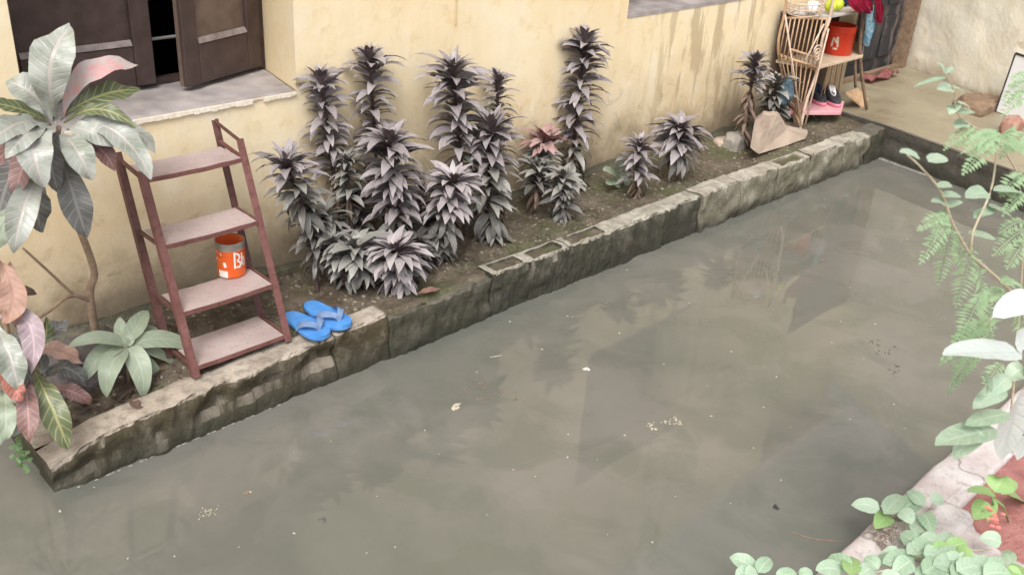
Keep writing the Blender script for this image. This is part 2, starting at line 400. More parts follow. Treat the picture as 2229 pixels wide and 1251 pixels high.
def blade(bm, mid, normals, width, shape, fold=.25, wave=0.0, ph=0.0, rows=2):
    """a leaf blade round a midrib; UV u across, v along"""
    uvl = bm.loops.layers.uv.verify(); n = len(mid); cols = rows*2+1; grid = []
    for i, p in enumerate(mid):
        t = i/(n-1); d = (mid[min(i+1, n-1)]-mid[max(i-1, 0)]).normalized()
        nn = normals[i] if isinstance(normals, list) else normals
        side = d.cross(nn).normalized(); up = side.cross(d)
        w_ = width*.5*shape(t); row = []
        for k in range(cols):
            s = (k-rows)/rows
            q = p + side*(w_*s) + up*(abs(s)*w_*fold) + up*(wave*width*abs(s)*math.sin(t*19+ph+(2 if s > 0 else 0)))
            row.append((bm.verts.new(q), (k/(cols-1), t)))
        grid.append(row)
    for i in range(n-1):
        for k in range(cols-1):
            f4 = [grid[i][k], grid[i+1][k], grid[i+1][k+1], grid[i][k+1]]
            f = bm.faces.new([q[0] for q in f4]); f.smooth = True
            for lp, q in zip(f.loops, f4): lp[uvl].uv = q[1]
def lance(t): return max(.03, math.sin(math.pi*min(1, t**.8))**.8) if t < .999 else .03
def ovate(t): return max(.03, (math.sin(math.pi*t**.75))**.6) if .001 < t < .999 else .03
def obov(t): return max(.10*(1-t)+.02, (math.sin(math.pi*t**1.35))**.75) if .001 < t < .995 else .06

# ------------------------------------------------------------------ the setting
bm = B(); quad(bm, [(-40, -40, -.2), (50, -40, -.2), (50, 50, -.2), (-40, 50, -.2)])
solo('ground', bm, M_FLOOR, kind='structure')
bm = B()
for i, x0 in enumerate([-3.2, -1.9, -.6, .7, 2.0, 3.3, 4.6, 5.9]):
    for j, y0 in enumerate([-.6, .7, 2.0]):
        hgt = -.062 + .030*noise.noise(Vector((i*1.7, j*2.3, 3)))
        box(bm, (x0+.008, y0+.008, -.19), (x0+1.292, min(y0+1.292, 3.62), hgt))
solo('yard_floor', bm, M_FLOOR, kind='structure')
bm = B(); quad(bm, [(-4, -1.5, 0), (6.98, -1.5, 0), (6.98, 3.70, 0), (-4, 3.70, 0)])
solo('flood_water', bm, M_WATER, kind='structure')

# house
WY = 3.63
def facade(bm, x0, x1, z0, z1, holes, y0, y1):
    xs = sorted({x0, x1, *[h for q in holes for h in (q[0], q[1])]})
    zs = sorted({z0, z1, *[h for q in holes for h in (q[2], q[3])]})
    for i in range(len(xs)-1):
        for k in range(len(zs)-1):
            cx_, cz_ = (xs[i]+xs[i+1])/2, (zs[k]+zs[k+1])/2
            if any(q[0] < cx_ < q[1] and q[2] < cz_ < q[3] for q in holes): continue
            quad(bm, [(xs[i], y0, zs[k]), (xs[i+1], y0, zs[k]), (xs[i+1], y0, zs[k+1]), (xs[i], y0, zs[k+1])])
            quad(bm, [(xs[i+1], y1, zs[k]), (xs[i], y1, zs[k]), (xs[i], y1, zs[k+1]), (xs[i+1], y1, zs[k+1])])
    for a, b, c, d, sp in holes:   # reveals, splayed on the right
        quad(bm, [(a, y0, c), (a, y1, c), (a, y1, d), (a, y0, d)])
        quad(bm, [(b, y0, d), (b+sp, y1, d), (b+sp, y1, c), (b, y0, c)])
        quad(bm, [(a, y0, d), (a, y1, d), (b+sp, y1, d), (b, y0, d)])
        quad(bm, [(a, y0, c-.004), (b, y0, c-.004), (b+sp, y1, c-.004), (a, y1, c-.004)])
house = thing('house', 'yellow plastered house wall with dark shuttered windows behind the planting bed', 'building', (2.5, WY, 0))
W1 = (1.16, 2.295, 1.06, 2.35, .085); W2 = (4.55, 5.75, 1.15, 2.3, .05)
bm = B(); facade(bm, -3.0, 7.42, -.2, 3.5, [W1, W2], WY, 4.05)
quad(bm, [(7.42, WY, -.2), (7.42, 4.05, -.2), (7.42, 4.05, 3.5), (7.42, WY, 3.5)])
quad(bm, [(-3, 4.05, -.2), (-3, WY, -.2), (-3, WY, 3.5), (-3, 4.05, 3.5)])
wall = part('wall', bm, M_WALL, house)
bm = B(); box(bm, (7.425, 3.84, 2.25), (9.1, 4.05, 3.5)); part('wall', bm, M_WALL, house)
bm = B(); box(bm, (-3.0, WY, 3.503), (9.1, 7.0, 3.65)); part('roof', bm, M_KERB, house)
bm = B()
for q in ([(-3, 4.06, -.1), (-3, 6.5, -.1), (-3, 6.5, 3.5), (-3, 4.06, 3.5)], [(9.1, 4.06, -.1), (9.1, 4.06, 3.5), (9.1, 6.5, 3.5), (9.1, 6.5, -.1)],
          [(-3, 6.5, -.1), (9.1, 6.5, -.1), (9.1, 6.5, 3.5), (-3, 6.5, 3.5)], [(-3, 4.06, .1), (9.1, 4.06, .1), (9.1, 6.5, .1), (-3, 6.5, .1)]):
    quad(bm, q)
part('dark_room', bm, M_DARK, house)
# hairline plaster joint running down the wall
bm = B(); prev = None
jp = [(3.21+.012*noise.noise(Vector((0, 0, k*3.1))), WY-.004, 3.4-.165*k) for k in range(14)]
tube(bm, jp, [.0035+.002*random.random() for _ in jp], 5); part('plaster_ridge', bm, simple('dirty_joint', (.52, .40, .22), (.62, .49, .30), 12, .9, .2), house)
bm = B()
def plf(a, b):
    x_ = 1.0+5.2*a; w_ = .034+.022*fbm((x_, 1, 1), 2.5); hgt = .085+.045*fbm((x_, 2, 5), 1.8)
    return (x_, WY-.002-w_*(1-b)**1.6, .17+hgt*b+.006*fbm((x_, b, 1), 12))
rgrid(bm, plf, 200, 8); part('plinth', bm, concrete('mossy_plinth', (.17, .15, .11), (.27, .24, .19), (.09, .09, .055), .05, .7), house)
# left window
win = part('window_sill', B(), M_SILL, house)
bm = B()
def sillf(a, b):
    x_ = 1.17 + a*(1.115+.085*b); y_ = WY-.006 + b*.42
    j = .012*fbm((x_, 7, 1), 9) if b < .01 else 0
    return (x_, y_+j, 1.062+.006*fbm((x_, y_, 2), 8) - (.010 if b < .01 else 0))
rgrid(bm, sillf, 60, 16)
bmesh.ops.translate(bm, verts=bm.verts, vec=-BASE[house.name])
bm.to_mesh(win.data); bm.free()
for p_ in win.data.polygons: p_.use_smooth = True
bm = B()   # broken white lime along the sill edge
for k in range(40):
    x_ = 1.2+k*.0272; hh = .012+.010*fbm((x_, 1, 5), 14)
    if fbm((x_, 3, 3), 6) > -.25: box(bm, (x_, WY-.012, 1.054-hh), (x_+.0262, WY-.003, 1.060))
part('lime_edge', bm, simple('white_lime', (.70, .62, .50), (.82, .76, .66), 30, .9, .3), win, kind='stuff')
def shutter(name, hinge, free, zb, zt, th, mat, panel_mat, lab=None):
    """a panelled shutter leaf standing on the line hinge-free"""
    h_, f_ = Vector((*hinge, 0)), Vector((*free, 0)); d = (f_-h_); L = d.length; d.normalize(); nn = Vector((d.y, -d.x, 0))
    if nn.y > 0: nn = -nn                        # outward, towards the yard
    P_ = lambda s, o, zz: h_ + d*s + nn*o + Vector((0, 0, zz))
    def slab(bm, s0, s1, z0, z1, o0, o1):
        hexa(bm, [P_(s0, o0, z0), P_(s1, o0, z0), P_(s1, o1, z0), P_(s0, o1, z0), P_(s0, o0, z1), P_(s1, o0, z1), P_(s1, o1, z1), P_(s0, o1, z1)])
    st = .085
    bm = B(); slab(bm, 0, L, zb, zt, -th/2, 0.0); bmesh.ops.recalc_face_normals(bm, faces=bm.faces)
    root = part('shutter', bm, panel_mat, house, label=lab)
    for nm, a in (('stile', (0, st, zb, zt)), ('stile', (L-st, L, zb, zt)), ('rail', (st+.002, L-st-.002, zb, zb+.17)), ('rail', (st+.002, L-st-.002, zt-.12, zt))):
        bm = B(); slab(bm, *a, .001, th/2); bmesh.ops.recalc_face_normals(bm, faces=bm.faces); bevel(bm, .003, 1); part(nm, bm, mat, root)
    bm = B()     # bevelled ledge on the bottom rail
    hexa(bm, [P_(st+.004, .002, zb+.172), P_(L-st-.004, .002, zb+.172), P_(L-st-.004, th/2+.004, zb+.172), P_(st+.004, th/2+.004, zb+.172),
              P_(st+.004, .002, zb+.194), P_(L-st-.004, .002, zb+.194), P_(L-st-.004, .010, zb+.194), P_(st+.004, .010, zb+.194)])
    bmesh.ops.recalc_face_normals(bm, faces=bm.faces)
    part('ledge', bm, M_SHINE, root); return root
M_SHINE = simple('shine_grey_edge', (.15, .12, .11), (.27, .23, .22), 20, .4, .1)  # shine of the bevelled ledge put in as a lighter grey
shutter('shutter', (1.19, 3.985), (1.815, 3.985), 1.085, 2.3, .04, M_WOODD, M_WOODD, 'closed dark brown shutter leaf')
shutter('shutter', (2.335, 4.005), (1.885, 3.86), 1.085, 2.3, .04, M_WOODD, M_WOODL, 'half open shutter leaf with a lighter brown panel')
bm = B()
box(bm, (1.163, 4.01, 1.066), (1.20, 4.045, 2.34)); box(bm, (2.345, 4.01, 1.066), (2.382, 4.045, 2.34)); box(bm, (1.203, 4.012, 1.066), (2.342, 4.043, 1.095))
part('window_frame', bm, M_WOODD, house)
for zz in (1.25, 1.42, 1.60, 1.78, 1.96):
    bm = B(); tube(bm, [(1.21, 4.06, zz), (2.33, 4.06, zz)], .007, 6); part('grille_bar', bm, M_GREYSH, house)
# right window, mostly above the frame
bm = B(); box(bm, (4.553, WY-.004, 1.150), (5.79, 4.03, 1.172)); part('window_sill', bm, M_SILL, house)
bm = B(); box(bm, (4.556, 3.95, 1.175), (5.78, 3.98, 2.29)); sh = part('shutter', bm, M_WOODD, house)
bm = B(); box(bm, (4.556, 3.925, 1.175), (5.78, 3.948, 1.215)); box(bm, (5.15, 3.925, 1.218), (5.19, 3.948, 2.28)); part('rail', bm, M_WOODD, sh)
# door in the far corner
bm = B(); box(bm, (7.45, 3.90, .245), (8.86, 3.94, 2.24)); dr = part('door', bm, M_DOOR, house, label='black weathered door scraped bare near the hinge side')
for z0, z1 in ((.36, .72), (.82, 1.30), (1.42, 2.10)):
    for x0 in (7.55, 7.85, 8.17, 8.50):
        bm = B(); box(bm, (x0, 3.884, z0), (x0+.24, 3.898, z1)); bevel(bm, .006, 1); part('panel', bm, M_DOOR, dr)
bm = B(); box(bm, (8.862, 3.80, .234), (8.94, 3.96, 2.246)); part('door_frame', bm, M_TWIG, house)
bm = B(); box(bm, (7.43, 3.815, .233), (8.86, 3.87, .262)); part('threshold', bm, M_TWIG, house)

# side wall running back towards the camera, and the raised terrace in front of it
C0, C1 = Vector((9.0, 3.84, 0)), Vector((7.15, -.3, 0))
sd_ = (C1-C0).normalized(); so = Vector((sd_.y, -sd_.x, 0)); so = so if so.x > 0 else -so
def swf(a, b):
    p = C0+sd_*((C1-C0).length*a); zz = -.2+3.4*b
    k = .014*fbm((p.x*1.3, p.y*1.3, zz), 2.2) - (.012 if fbm((p.x, p.y, zz*1.4), 7) > .22 and .66 < zz < .86 and p.y < 2.8 else 0)
    return p - so*k*1 + Vector((0, 0, zz))
bm = B(); rgrid(bm, swf, 130, 110)
quad(bm, [C0+so*.2+Vector((0, 0, -.2)), C0+so*.2+Vector((0, 0, 3.2)), C1+so*.2+Vector((0, 0, 3.2)), C1+so*.2+Vector((0, 0, -.2))])
solo('side_wall', bm, M_CREAM, 'cream plastered side wall with a peeling band, right of the black door', 'wall', org=C0.copy(), smooth=False)
TX = [(7.02, 3.62), (6.99, 3.07), (6.75, 1.9), (6.45, .6), (6.2, -.4)]
bm = B()
top = [bm.verts.new((x_, y_, .23)) for x_, y_ in TX]
far = [bm.verts.new(p) for p in ((7.1, -.4, .23), (8.99, 3.83, .23), (8.95, 3.92, .23), (7.43, 3.92, .23), (7.419, 3.628, .23))]
bm.faces.new(top+far)
solo('terrace', bm, M_TERR, kind='structure')
bm = B(); n_ = 90
def rsf(a, b):
    k = a*(len(TX)-1); i = min(int(k), len(TX)-2); u = k-i
    x_ = TX[i][0]*(1-u)+TX[i+1][0]*u; y_ = TX[i][1]*(1-u)+TX[i+1][1]*u
    lip = -.012 if b > .86 else 0
    return (x_+lip-.018*fbm((x_, y_*2, b*.4), 3)*(b < .86)-.004, y_, -.19+b*(.19+.234))
rgrid(bm, rsf, 120, 16)
def lipf(a, b):
    p = rsf(a, 1.0); return (p[0]+b*.05, p[1], p[2]+.004-.004*b)
rgrid(bm, lipf, 120, 2)
solo('terrace_step', bm, concrete('dark_step_cement', (.10, .09, .075), (.19, .17, .15), (.05, .05, .035), .08, .6), 'dark damp cement step below the brown terrace edge', 'step', org=Vector((6.7, 2, 0)))

# soil of the planting bed
def soil_z(x_, y_):
    b = .205 if x_ > 1.5 else .205-.085*min(1, (1.5-x_)/.35)
    return b + .022*fbm((x_, y_, 0), 3.0) + .010*fbm((x_, y_, 5), 14) + .02*max(0, (y_-3.3)/.3)
bm = B()
def soilf(a, b):
    x_ = .93+a*6.07; y0 = 3.075
    if 2.24 < x_ < 2.97:
        y0 = 3.075-.085*min(1, min(x_-2.24, 2.97-x_)/.06)
    y_ = y0+b*(3.626-y0)
    zz = soil_z(x_, y_)
    if y0 < 3.07 and y_ < 3.08: zz = .218+.006*fbm((x_, y_, 3), 12) - (.03 if b < .01 else 0)
    return (x_, y_, zz)
rgrid(bm, soilf, 380, 40)
solo('garden_soil', bm, M_SOIL, kind='structure')

# planter wall, block by block
pw = thing('planter_wall', 'low weathered block wall edging the planting bed along the flood water', 'wall', (3.5, 3.03, 0))
def ztop(x_):
    pts = [(.83, .108), (1.03, .162), (1.65, .199), (2.29, .222), (2.94, .228), (3.75, .219), (4.81, .243), (6.0, .235), (7, .228)]
    for (a, b), (c_, d) in zip(pts, pts[1:]):
        if x_ <= c_: return b+(d-b)*(max(x_, a)-a)/(c_-a)
    return .228
def block(x0, x1, mat, amp=.008, wid=.135, drop=0.0, cell=None, undercut=0.0, res=.016, proud=0.0, gap=.0012, name='block', lab=None):
    bm = B(); nx = max(4, int((x1-x0)/res)); rows = []
    for i in range(nx+1):
        x_ = x0+gap+(x1-x0-2*gap)*i/nx
        zt = ztop(x_)-drop; edge = min(i, nx-i)/nx*(x1-x0)
        rnd = .008*max(0, 1-edge/.012)
        yf = 2.970-proud; pr = []
        for k in range(13): pr.append((yf+.012*k/12*0, -.18+(zt+.18-.012)*k/12, 'f'))
        pr += [(yf+.004, zt-.004, 'f'), (yf+.014, zt, 't')]
        for k in range(1, 11): pr.append((yf+.014+(wid-.028)*k/10, zt, 't'))
        pr += [(yf+wid-.003, zt-.006, 'b'), (yf+wid, zt-.1, 'b'), (yf+wid, -.18, 'b')]
        row = []
        for y_, zz, s in pr:
            a = fbm((x_, y_, zz), 7, 5); c_ = fbm((x_+9, y_, zz), 22, 3)
            dy = dz = 0
            if s == 'f':
                dy = -amp*(a*1.5+.8*c_)-.0045*fbm((x_+3, y_, zz), 48, 2)+rnd*.5 - .012*fbm((x_, 0, 0), 2.2, 2) + .02*max(0, zz-(zt-.03))/.03*max(0, .5+fbm((x_, 4, 0), 9, 3))
                if undercut:
                    q = max(0, 1-abs((zz-(zt-.085))/.055)); dy += undercut*q*max(0, .45+fbm((x_, 0, zz*.6), 6, 4)*1.3)
                    ledge = max(0, 1-abs((zz-.02)/.05)); dy -= .012*ledge
            if s == 't':
                dz = amp*.7*a+amp*.4*c_-rnd*.4 - (.010*max(0, .4+fbm((x_, 8, 0), 9, 3)) if y_ < yf+.03 else 0)
                if cell and cell[0] < x_ < cell[1] and yf+.028 < y_ < yf+wid-.030: dz = -.024
            row.append(bm.verts.new((x_, y_+dy, zz+dz)))
        rows.append(row)
    for i in range(nx):
        for k in range(len(rows[0])-1):
            bm.faces.new((rows[i][k], rows[i+1][k], rows[i+1][k+1], rows[i][k+1])).smooth = not (cell)
    bm.faces.new(rows[0]); bm.faces.new(rows[-1][::-1])
    bmesh.ops.recalc_face_normals(bm, faces=bm.faces)
    o = part(name, bm, mat, pw, label=lab)
    if cell:
        bm = B()
        def cf(a, b):
            x_ = cell[0]+.004+(cell[1]-cell[0]-.008)*a; y_ = yf+.032+(wid-.066)*b
            return (x_, y_, ztop(x_)-drop-.010+.004*fbm((x_, y_, 1), 20))
        rgrid(bm, cf, 14, 6); part('soil_filling', bm, M_SOIL, o)
block(.83, 2.02, M_PLAST, .013, .145, 0, undercut=.055, name='plaster_capping', res=.011)
block(2.02, 2.30, M_PLAST, .009, .12, -.004, undercut=.02, res=.014)
block(2.30, 2.93, M_DAMP, .013, .12, .02, undercut=.012, res=.014, lab='dark soil covered block')
block(2.93, 3.19, M_BLOCKD, .010, .125, 0, cell=(2.965, 3.155), res=.008, lab='hollow block with its cell full of soil')
block(3.19, 3.475, M_BLOCKD, .010, .125, 0, cell=(3.225, 3.44), res=.008, lab='hollow block with its cell full of soil')
block(3.475, 3.81, M_BLOCKD, .010, .128, -.003, cell=(3.515, 3.775), res=.008, lab='hollow block with its cell full of soil')
block(3.81, 4.28, M_BLOCKD, .013, .135, 0)
block(4.28, 4.62, M_BLOCKD, .009, .13, .004, proud=-.006)
block(4.62, 5.02, M_BLOCK, .015, .14, -.004, proud=.006)
block(5.02, 5.47, M_BLOCK, .015, .135, .003)
block(5.47, 5.88, M_BLOCK, .009, .135, .008, cell=(5.53, 5.80), res=.010)
block(5.88, 6.33, M_BLOCK, .016, .14, 0, proud=.004)
block(6.33, 6.68, M_BLOCK, .018, .15, .004)
block(6.68, 7.01, M_DAMP, .012, .17, .006, lab='dark mossy block at the terrace end')
bm = B()    # the short return at the near end
def retf(a, b):
    y_ = 3.122+a*.505; k = b*3
    if k < 1.3: x_, zz = .835, -.18+(k/1.3)*.285
    elif k < 2.2: x_, zz = .835+(k-1.3)/.9*.115, .108
    else: x_, zz = .95, .108-(k-2.2)/.8*.25
    return (x_-.010*fbm((x_, y_, zz), 8), y_, zz+.006*fbm((x_, y_, zz), 12))
rgrid(bm, retf, 40, 30); bmesh.ops.recalc_face_normals(bm, faces=bm.faces)
part('block', bm, M_PLAST, pw)
bm = B()    # thin crust of scum where the water meets the wall
pts = [(.90+k*.021, 2.957+.002*noise.noise(Vector((k*.4, 0, 0))), .001) for k in range(40)]
for p in pts:
    if random.random() < .62: box(bm, (p[0], p[1]-.0012, .001), (p[0]+random.uniform(.006, .02), p[1]+.0012, .0022))
for k in range(90):
    q = at_z(1915+115*k/90, 345+41*k/90, 0); r_ = .006+.010*random.random()
    box(bm, (q.x-r_, q.y-r_*.5+.01*random.random(), .001), (q.x+r_*.4, q.y+r_*.7, .003))
solo('scum_line', bm, M_FROTH, kind='stuff', org=Vector((2, 2.9, 0)))

# near kerb and flower bed at the lower right
bm = B()
def kbf(a, b):
    x_ = -1+a*8.1; prof = [(.935, -.19), (.93, .10), (.918, .12), (.86, .122), (.80, .12), (.76, .118), (.755, .06)]
    k = b*6; i = min(int(k), 5); u = k-i
    y_ = prof[i][0]*(1-u)+prof[i+1][0]*u; zz = prof[i][1]*(1-u)+prof[i+1][1]*u
    return (x_, y_+.006*fbm((x_, y_, zz), 6), zz+.004*fbm((x_, y_, zz), 10))
rgrid(bm, kbf, 220, 18)
solo('near_kerb', bm, M_KERB, 'pale pinkish concrete kerb along the near side of the flooded yard', 'kerb', org=Vector((3, .85, 0)), smooth=True)
bm = B()
rgrid(bm, lambda a, b: (-1+a*8.1, .78-b*1.6, .095+.02*fbm((a*8, b*1.6, 0), 3)+.008*fbm((a*8, b*1.6, 0), 14)), 160, 40)
solo('flower_bed_soil', bm, M_REDSOIL, kind='structure')

# ------------------------------------------------------------------ stones and such
def stone(name, c_, sx, sy, sz, mat, label, cat='stone', seed=0, flat=.0, group=None, rot=0, sub=4, amp=.25):
    bm = B(); bmesh.ops.create_icosphere(bm, subdivisions=sub, radius=1)
    for v in bm.verts:
        d = v.co.normalized(); f = 1+amp*fbm(d+Vector((seed*3.7, seed, 0)), 1.3, 3)+.10*fbm(d*3+Vector((seed, 0, 0)), 1.6, 4)
        q = d*f
        q.x = max(-.82, min(.82, q.x)); q.y = max(-.8, min(.8, q.y)); q.z = max(-.75, min(.78, q.z))
        v.co = Vector((q.x*sx, q.y*sy, q.z*sz))
    bmesh.ops.rotate(bm, verts=bm.verts, cent=(0, 0, 0), matrix=Matrix.Rotation(rot, 3, 'Z'))
    bmesh.ops.translate(bm, verts=bm.verts, vec=Vector(c_)+Vector((0, 0, sz*.6)))
    return solo(name, bm, mat, label, cat, group, smooth=True)
# angular slab leaning by the rack
bm = B(); s0 = at_z(1640, 330, .20)
pol = [(1633, 322), (1642, 268), (1660, 250), (1692, 252), (1712, 283), (1758, 292), (1752, 303), (1652, 334)]
fr_ = []; bk_ = []
for i, (a, b) in enumerate(pol):
    q = at_y(a, b, 3.20 if b > 290 else 3.245); fr_.append(q); bk_.append(q+Vector((.13, .075, -.012)))
vf = [bm.verts.new(p) for p in fr_]; vb = [bm.verts.new(p) for p in bk_]
bm.faces.new(vf); bm.faces.new(vb[::-1])
for i in range(len(vf)): bm.faces.new((vf[i], vb[i], vb[(i+1) % len(vf)], vf[(i+1) % len(vf)]))
bmesh.ops.recalc_face_normals(bm, faces=bm.faces)
bmesh.ops.triangulate(bm, faces=bm.faces); bmesh.ops.subdivide_edges(bm, edges=bm.edges, cuts=4, use_grid_fill=True)
for v in bm.verts: v.co += Vector((.006, .004, .007))*fbm(v.co, 16, 4)
solo('stone_slab', bm, M_ROCK, 'large angular pinkish beige stone leaning beside the cane rack', 'stone')
p = at_z(1600, 322, .2); stone('stone', (p.x, p.y, .17), .12, .08, .10, M_ROCKG, 'grey brown stone at the foot of the withered plant, against the wall', seed=2)
p = at_z(1572, 318, .2); stone('stone', (p.x, p.y, .16), .09, .06, .07, M_ROCK, 'small pale wedge stone left of the withered plant', seed=5)
stone('mound_stone', (1.19, 3.46, .07), .21, .15, .14, M_ROCKD, 'dark grey rounded boulder under the croton stem', 'stone', seed=8, amp=.45)
p = at_z(2050, 1125, .12); stone('stone', (p.x, p.y-.02, .105), .105, .085, .026, M_KERB, 'round whitish stone lying beside the near kerb', seed=11, amp=.15)
bm = B()
ap = [(3.30, .80), (3.17, .78), (3.06, .66), (3.03, .55), (3.02, .40), (3.0, .1)]
def apf(a, b):
    k = b*(len(ap)-1); i = min(int(k), len(ap)-2); u = k-i
    xe = ap[i][0]*(1-u)+ap[i+1][0]*u; y_ = ap[i][1]*(1-u)+ap[i+1][1]*u
    x_ = 1.2+(xe-1.2)*a
    return (x_+.02*fbm((x_, y_, 3), 9)*a, y_, .127+.003*fbm((x_, y_, 0), 4)+.0025*fbm((x_, y_, 2), 20)-(.06 if a > .995 else 0))
rgrid(bm, apf, 140, 50)
solo('pavement', bm, M_KERB, kind='structure')
p = at_z(2200, 285, .24); stone('broken_brick', (p.x, p.y, .22), .12, .08, .09, M_BRICK, 'broken reddish brick on the terrace below the white board', 'brick', seed=4)
p = at_z(2130, 232, .24); stone('mud_heap', (p.x, p.y, .19), .34, .17, .09, M_TWIG, 'low brown mud heap against the side wall left of the white board', 'mud', seed=14)

# ------------------------------------------------------------------ iron shelf
XL, XR = 1.430, 1.842
sh = thing('metal_shelf', 'red oxide iron ladder shelf with four tiers leaning on the house wall', 'shelf', (1.63, 3.1, .21))
def legY(zz, back): return 3.055 + (.262/.725)*(zz-.22) + (.205-.03*(zz-.22) if back else 0)
LW = .026
def leg(x_, back, z0, z1, mat):
    bm = B(); s = -1 if x_ < 1.6 else 1
    p, q = Vector((x_, legY(z0, back), z0)), Vector((x_, legY(z1, back), z1))
    bar(bm, p, q, LW*1.1, .004, (0, 1, 0)); bar(bm, p+Vector((s*LW/2, .010, 0)), q+Vector((s*LW/2, .010, 0)), .004, LW, (0, 1, 0))
    return part('leg', bm, mat, sh)
leg(XL, False, .205, .965, M_IRON); leg(XR, False, .215, 1.005, M_IRON)
leg(XL-.005, True, .20, .985, M_IROND); leg(XR+.0, True, .20, 1.035, M_IROND)
tiers = (.245, .452, .700, .940)
for i, zz in enumerate(tiers):
    yf, yb = legY(zz, False)-.004, legY(zz, True)-.022
    if i == 0: yf, yb = legY(zz, False)+.0, legY(zz, True)+.0
    n1 = 14
    top = lambda a, b: (XL+.013+(XR-XL-.026)*a, yf+(yb-yf)*b, zz-.004*math.sin(math.pi*a)*(1 if i else .3)+.0015*fbm((a*3, b*2, i), 2))
    bm = B(); rgrid(bm, top, n1, 5)
    rgrid(bm, lambda a, b: tuple(Vector(top(1-a, b))-Vector((0, 0, .004))), n1, 5)
    o = part('shelf_plate', bm, M_PLATE, sh)
    bm = B()
    for k in range(n1):
        p, q = Vector(top(k/n1, 0)), Vector(top((k+1)/n1, 0)); q = q-Vector((.0002, 0, 0))
        hexa(bm, [(p.x, p.y-.005, p.z-.016), (q.x, q.y-.005, q.z-.016), (q.x, q.y-.001, q.z-.016), (p.x, p.y-.001, p.z-.016), (p.x, p.y-.005, p.z+.0015), (q.x, q.y-.005, q.z+.0015), (q.x, q.y-.001, q.z+.0015), (p.x, p.y-.001, p.z+.0015)])
    part('lip', bm, M_IRON, o)
    for x_ in (XL, XR):
        bm = B(); bar(bm, (x_, legY(zz, False), zz-.008), (x_, legY(zz, True), zz-.008+(.02 if i == 3 else .0)), .012, .012); part('side_rail', bm, M_IROND if x_ < 1.6 else M_IRON, sh)
bm = B(); bar(bm, (XR, legY(1.0, False), 1.0), (XR, legY(1.03, True), 1.03), .010, .010); part('side_rail', bm, M_IROND, sh)
# tin on the third tier
def tin_at(c_, r, h, main, label, print_fn, name='tin', cat='tin', rim=M_TIN):
    root = thing(name, label, cat, c_)
    bm = B(); lathe(bm, c_, [(r*.96, 0), (r, .006), (r, h-.006), (r*1.03, h-.003), (r*1.03, h), (r*.95, h), (r*.95, h*.25)], 28, (True, True)); part('body', bm, main, root, True)
    bm = B(); lathe(bm, c_, [(r*1.004, h*.80), (r*1.035, h*.985), (r*1.04, h+.002), (r*.98, h+.003), (r*.96, h*.8)], 28, (False, False)); part('rim', bm, rim, root, True)
    if print_fn: print_fn(root, Vector(c_), r, h)
    return root
def stroke(bm, c_, r, pts, w_, off=.0010):
    """flat print wrapped round a tin: pts are (angle, height)"""
    for (a0, h0), (a1, h1) in zip(pts, pts[1:]):
        L = math.hypot((a1-a0)*r, h1-h0); nx, ny = -(h1-h0)/L*w_/2, (a1-a0)*r/L*w_/2
        P_ = lambda a, h: c_+Vector(((r+off)*math.cos(a), (r+off)*math.sin(a), h))
        quad(bm, [P_(a0+nx/r, h0+ny), P_(a1+nx/r, h1+ny), P_(a1-nx/r, h1-ny), P_(a0-nx/r, h0-ny)])
def tinprint(root, c_, r, h):
    f0 = math.atan2(-c_.y, -c_.x)         # faces the yard
    bm = B()
    stroke(bm, c_, r, [(f0-1.0+.09*k, h*.13) for k in range(9)], h*.20)
    stroke(bm, c_, r, [(f0-1.15+.06*k, h*.62+.004*math.sin(k)) for k in range(5)], h*.30)
    stroke(bm, c_, r, [(f0-.55, h*.40), (f0-.35, h*.42)], h*.14)
    part('label', bm, M_PRINT, root)
    bm = B()
    for pts in ([(f0+.28, h*.74), (f0+.55, h*.70), (f0+.62, h*.58), (f0+.40, h*.52), (f0+.66, h*.45), (f0+.60, h*.32), (f0+.32, h*.34)],
                [(f0+.80, h*.72), (f0+.78, h*.36)], [(f0+.92, h*.60), (f0+1.05, h*.44), (f0+.92, h*.32)], [(f0+.25, h*.78), (f0+.22, h*.3)]):
        stroke(bm, c_, r, pts, h*.05, .0014)
    part('lettering', bm, M_PRINT, root)
    bm = B()
    for pts in ([(f0-1.1, h*.66), (f0-.86, h*.66)], [(f0-.98, h*.68), (f0-.98, h*.50)]): stroke(bm, c_, r, pts, h*.06, .0016)
    part('lettering', bm, M_ORANGE, root)
tc = at_z(505, 592, .456); tin_at((tc.x, tc.y, .4535), .058, .150, M_ORANGE, 'orange and white printed paint tin on the third tier of the iron shelf', tinprint, 'paint_tin')

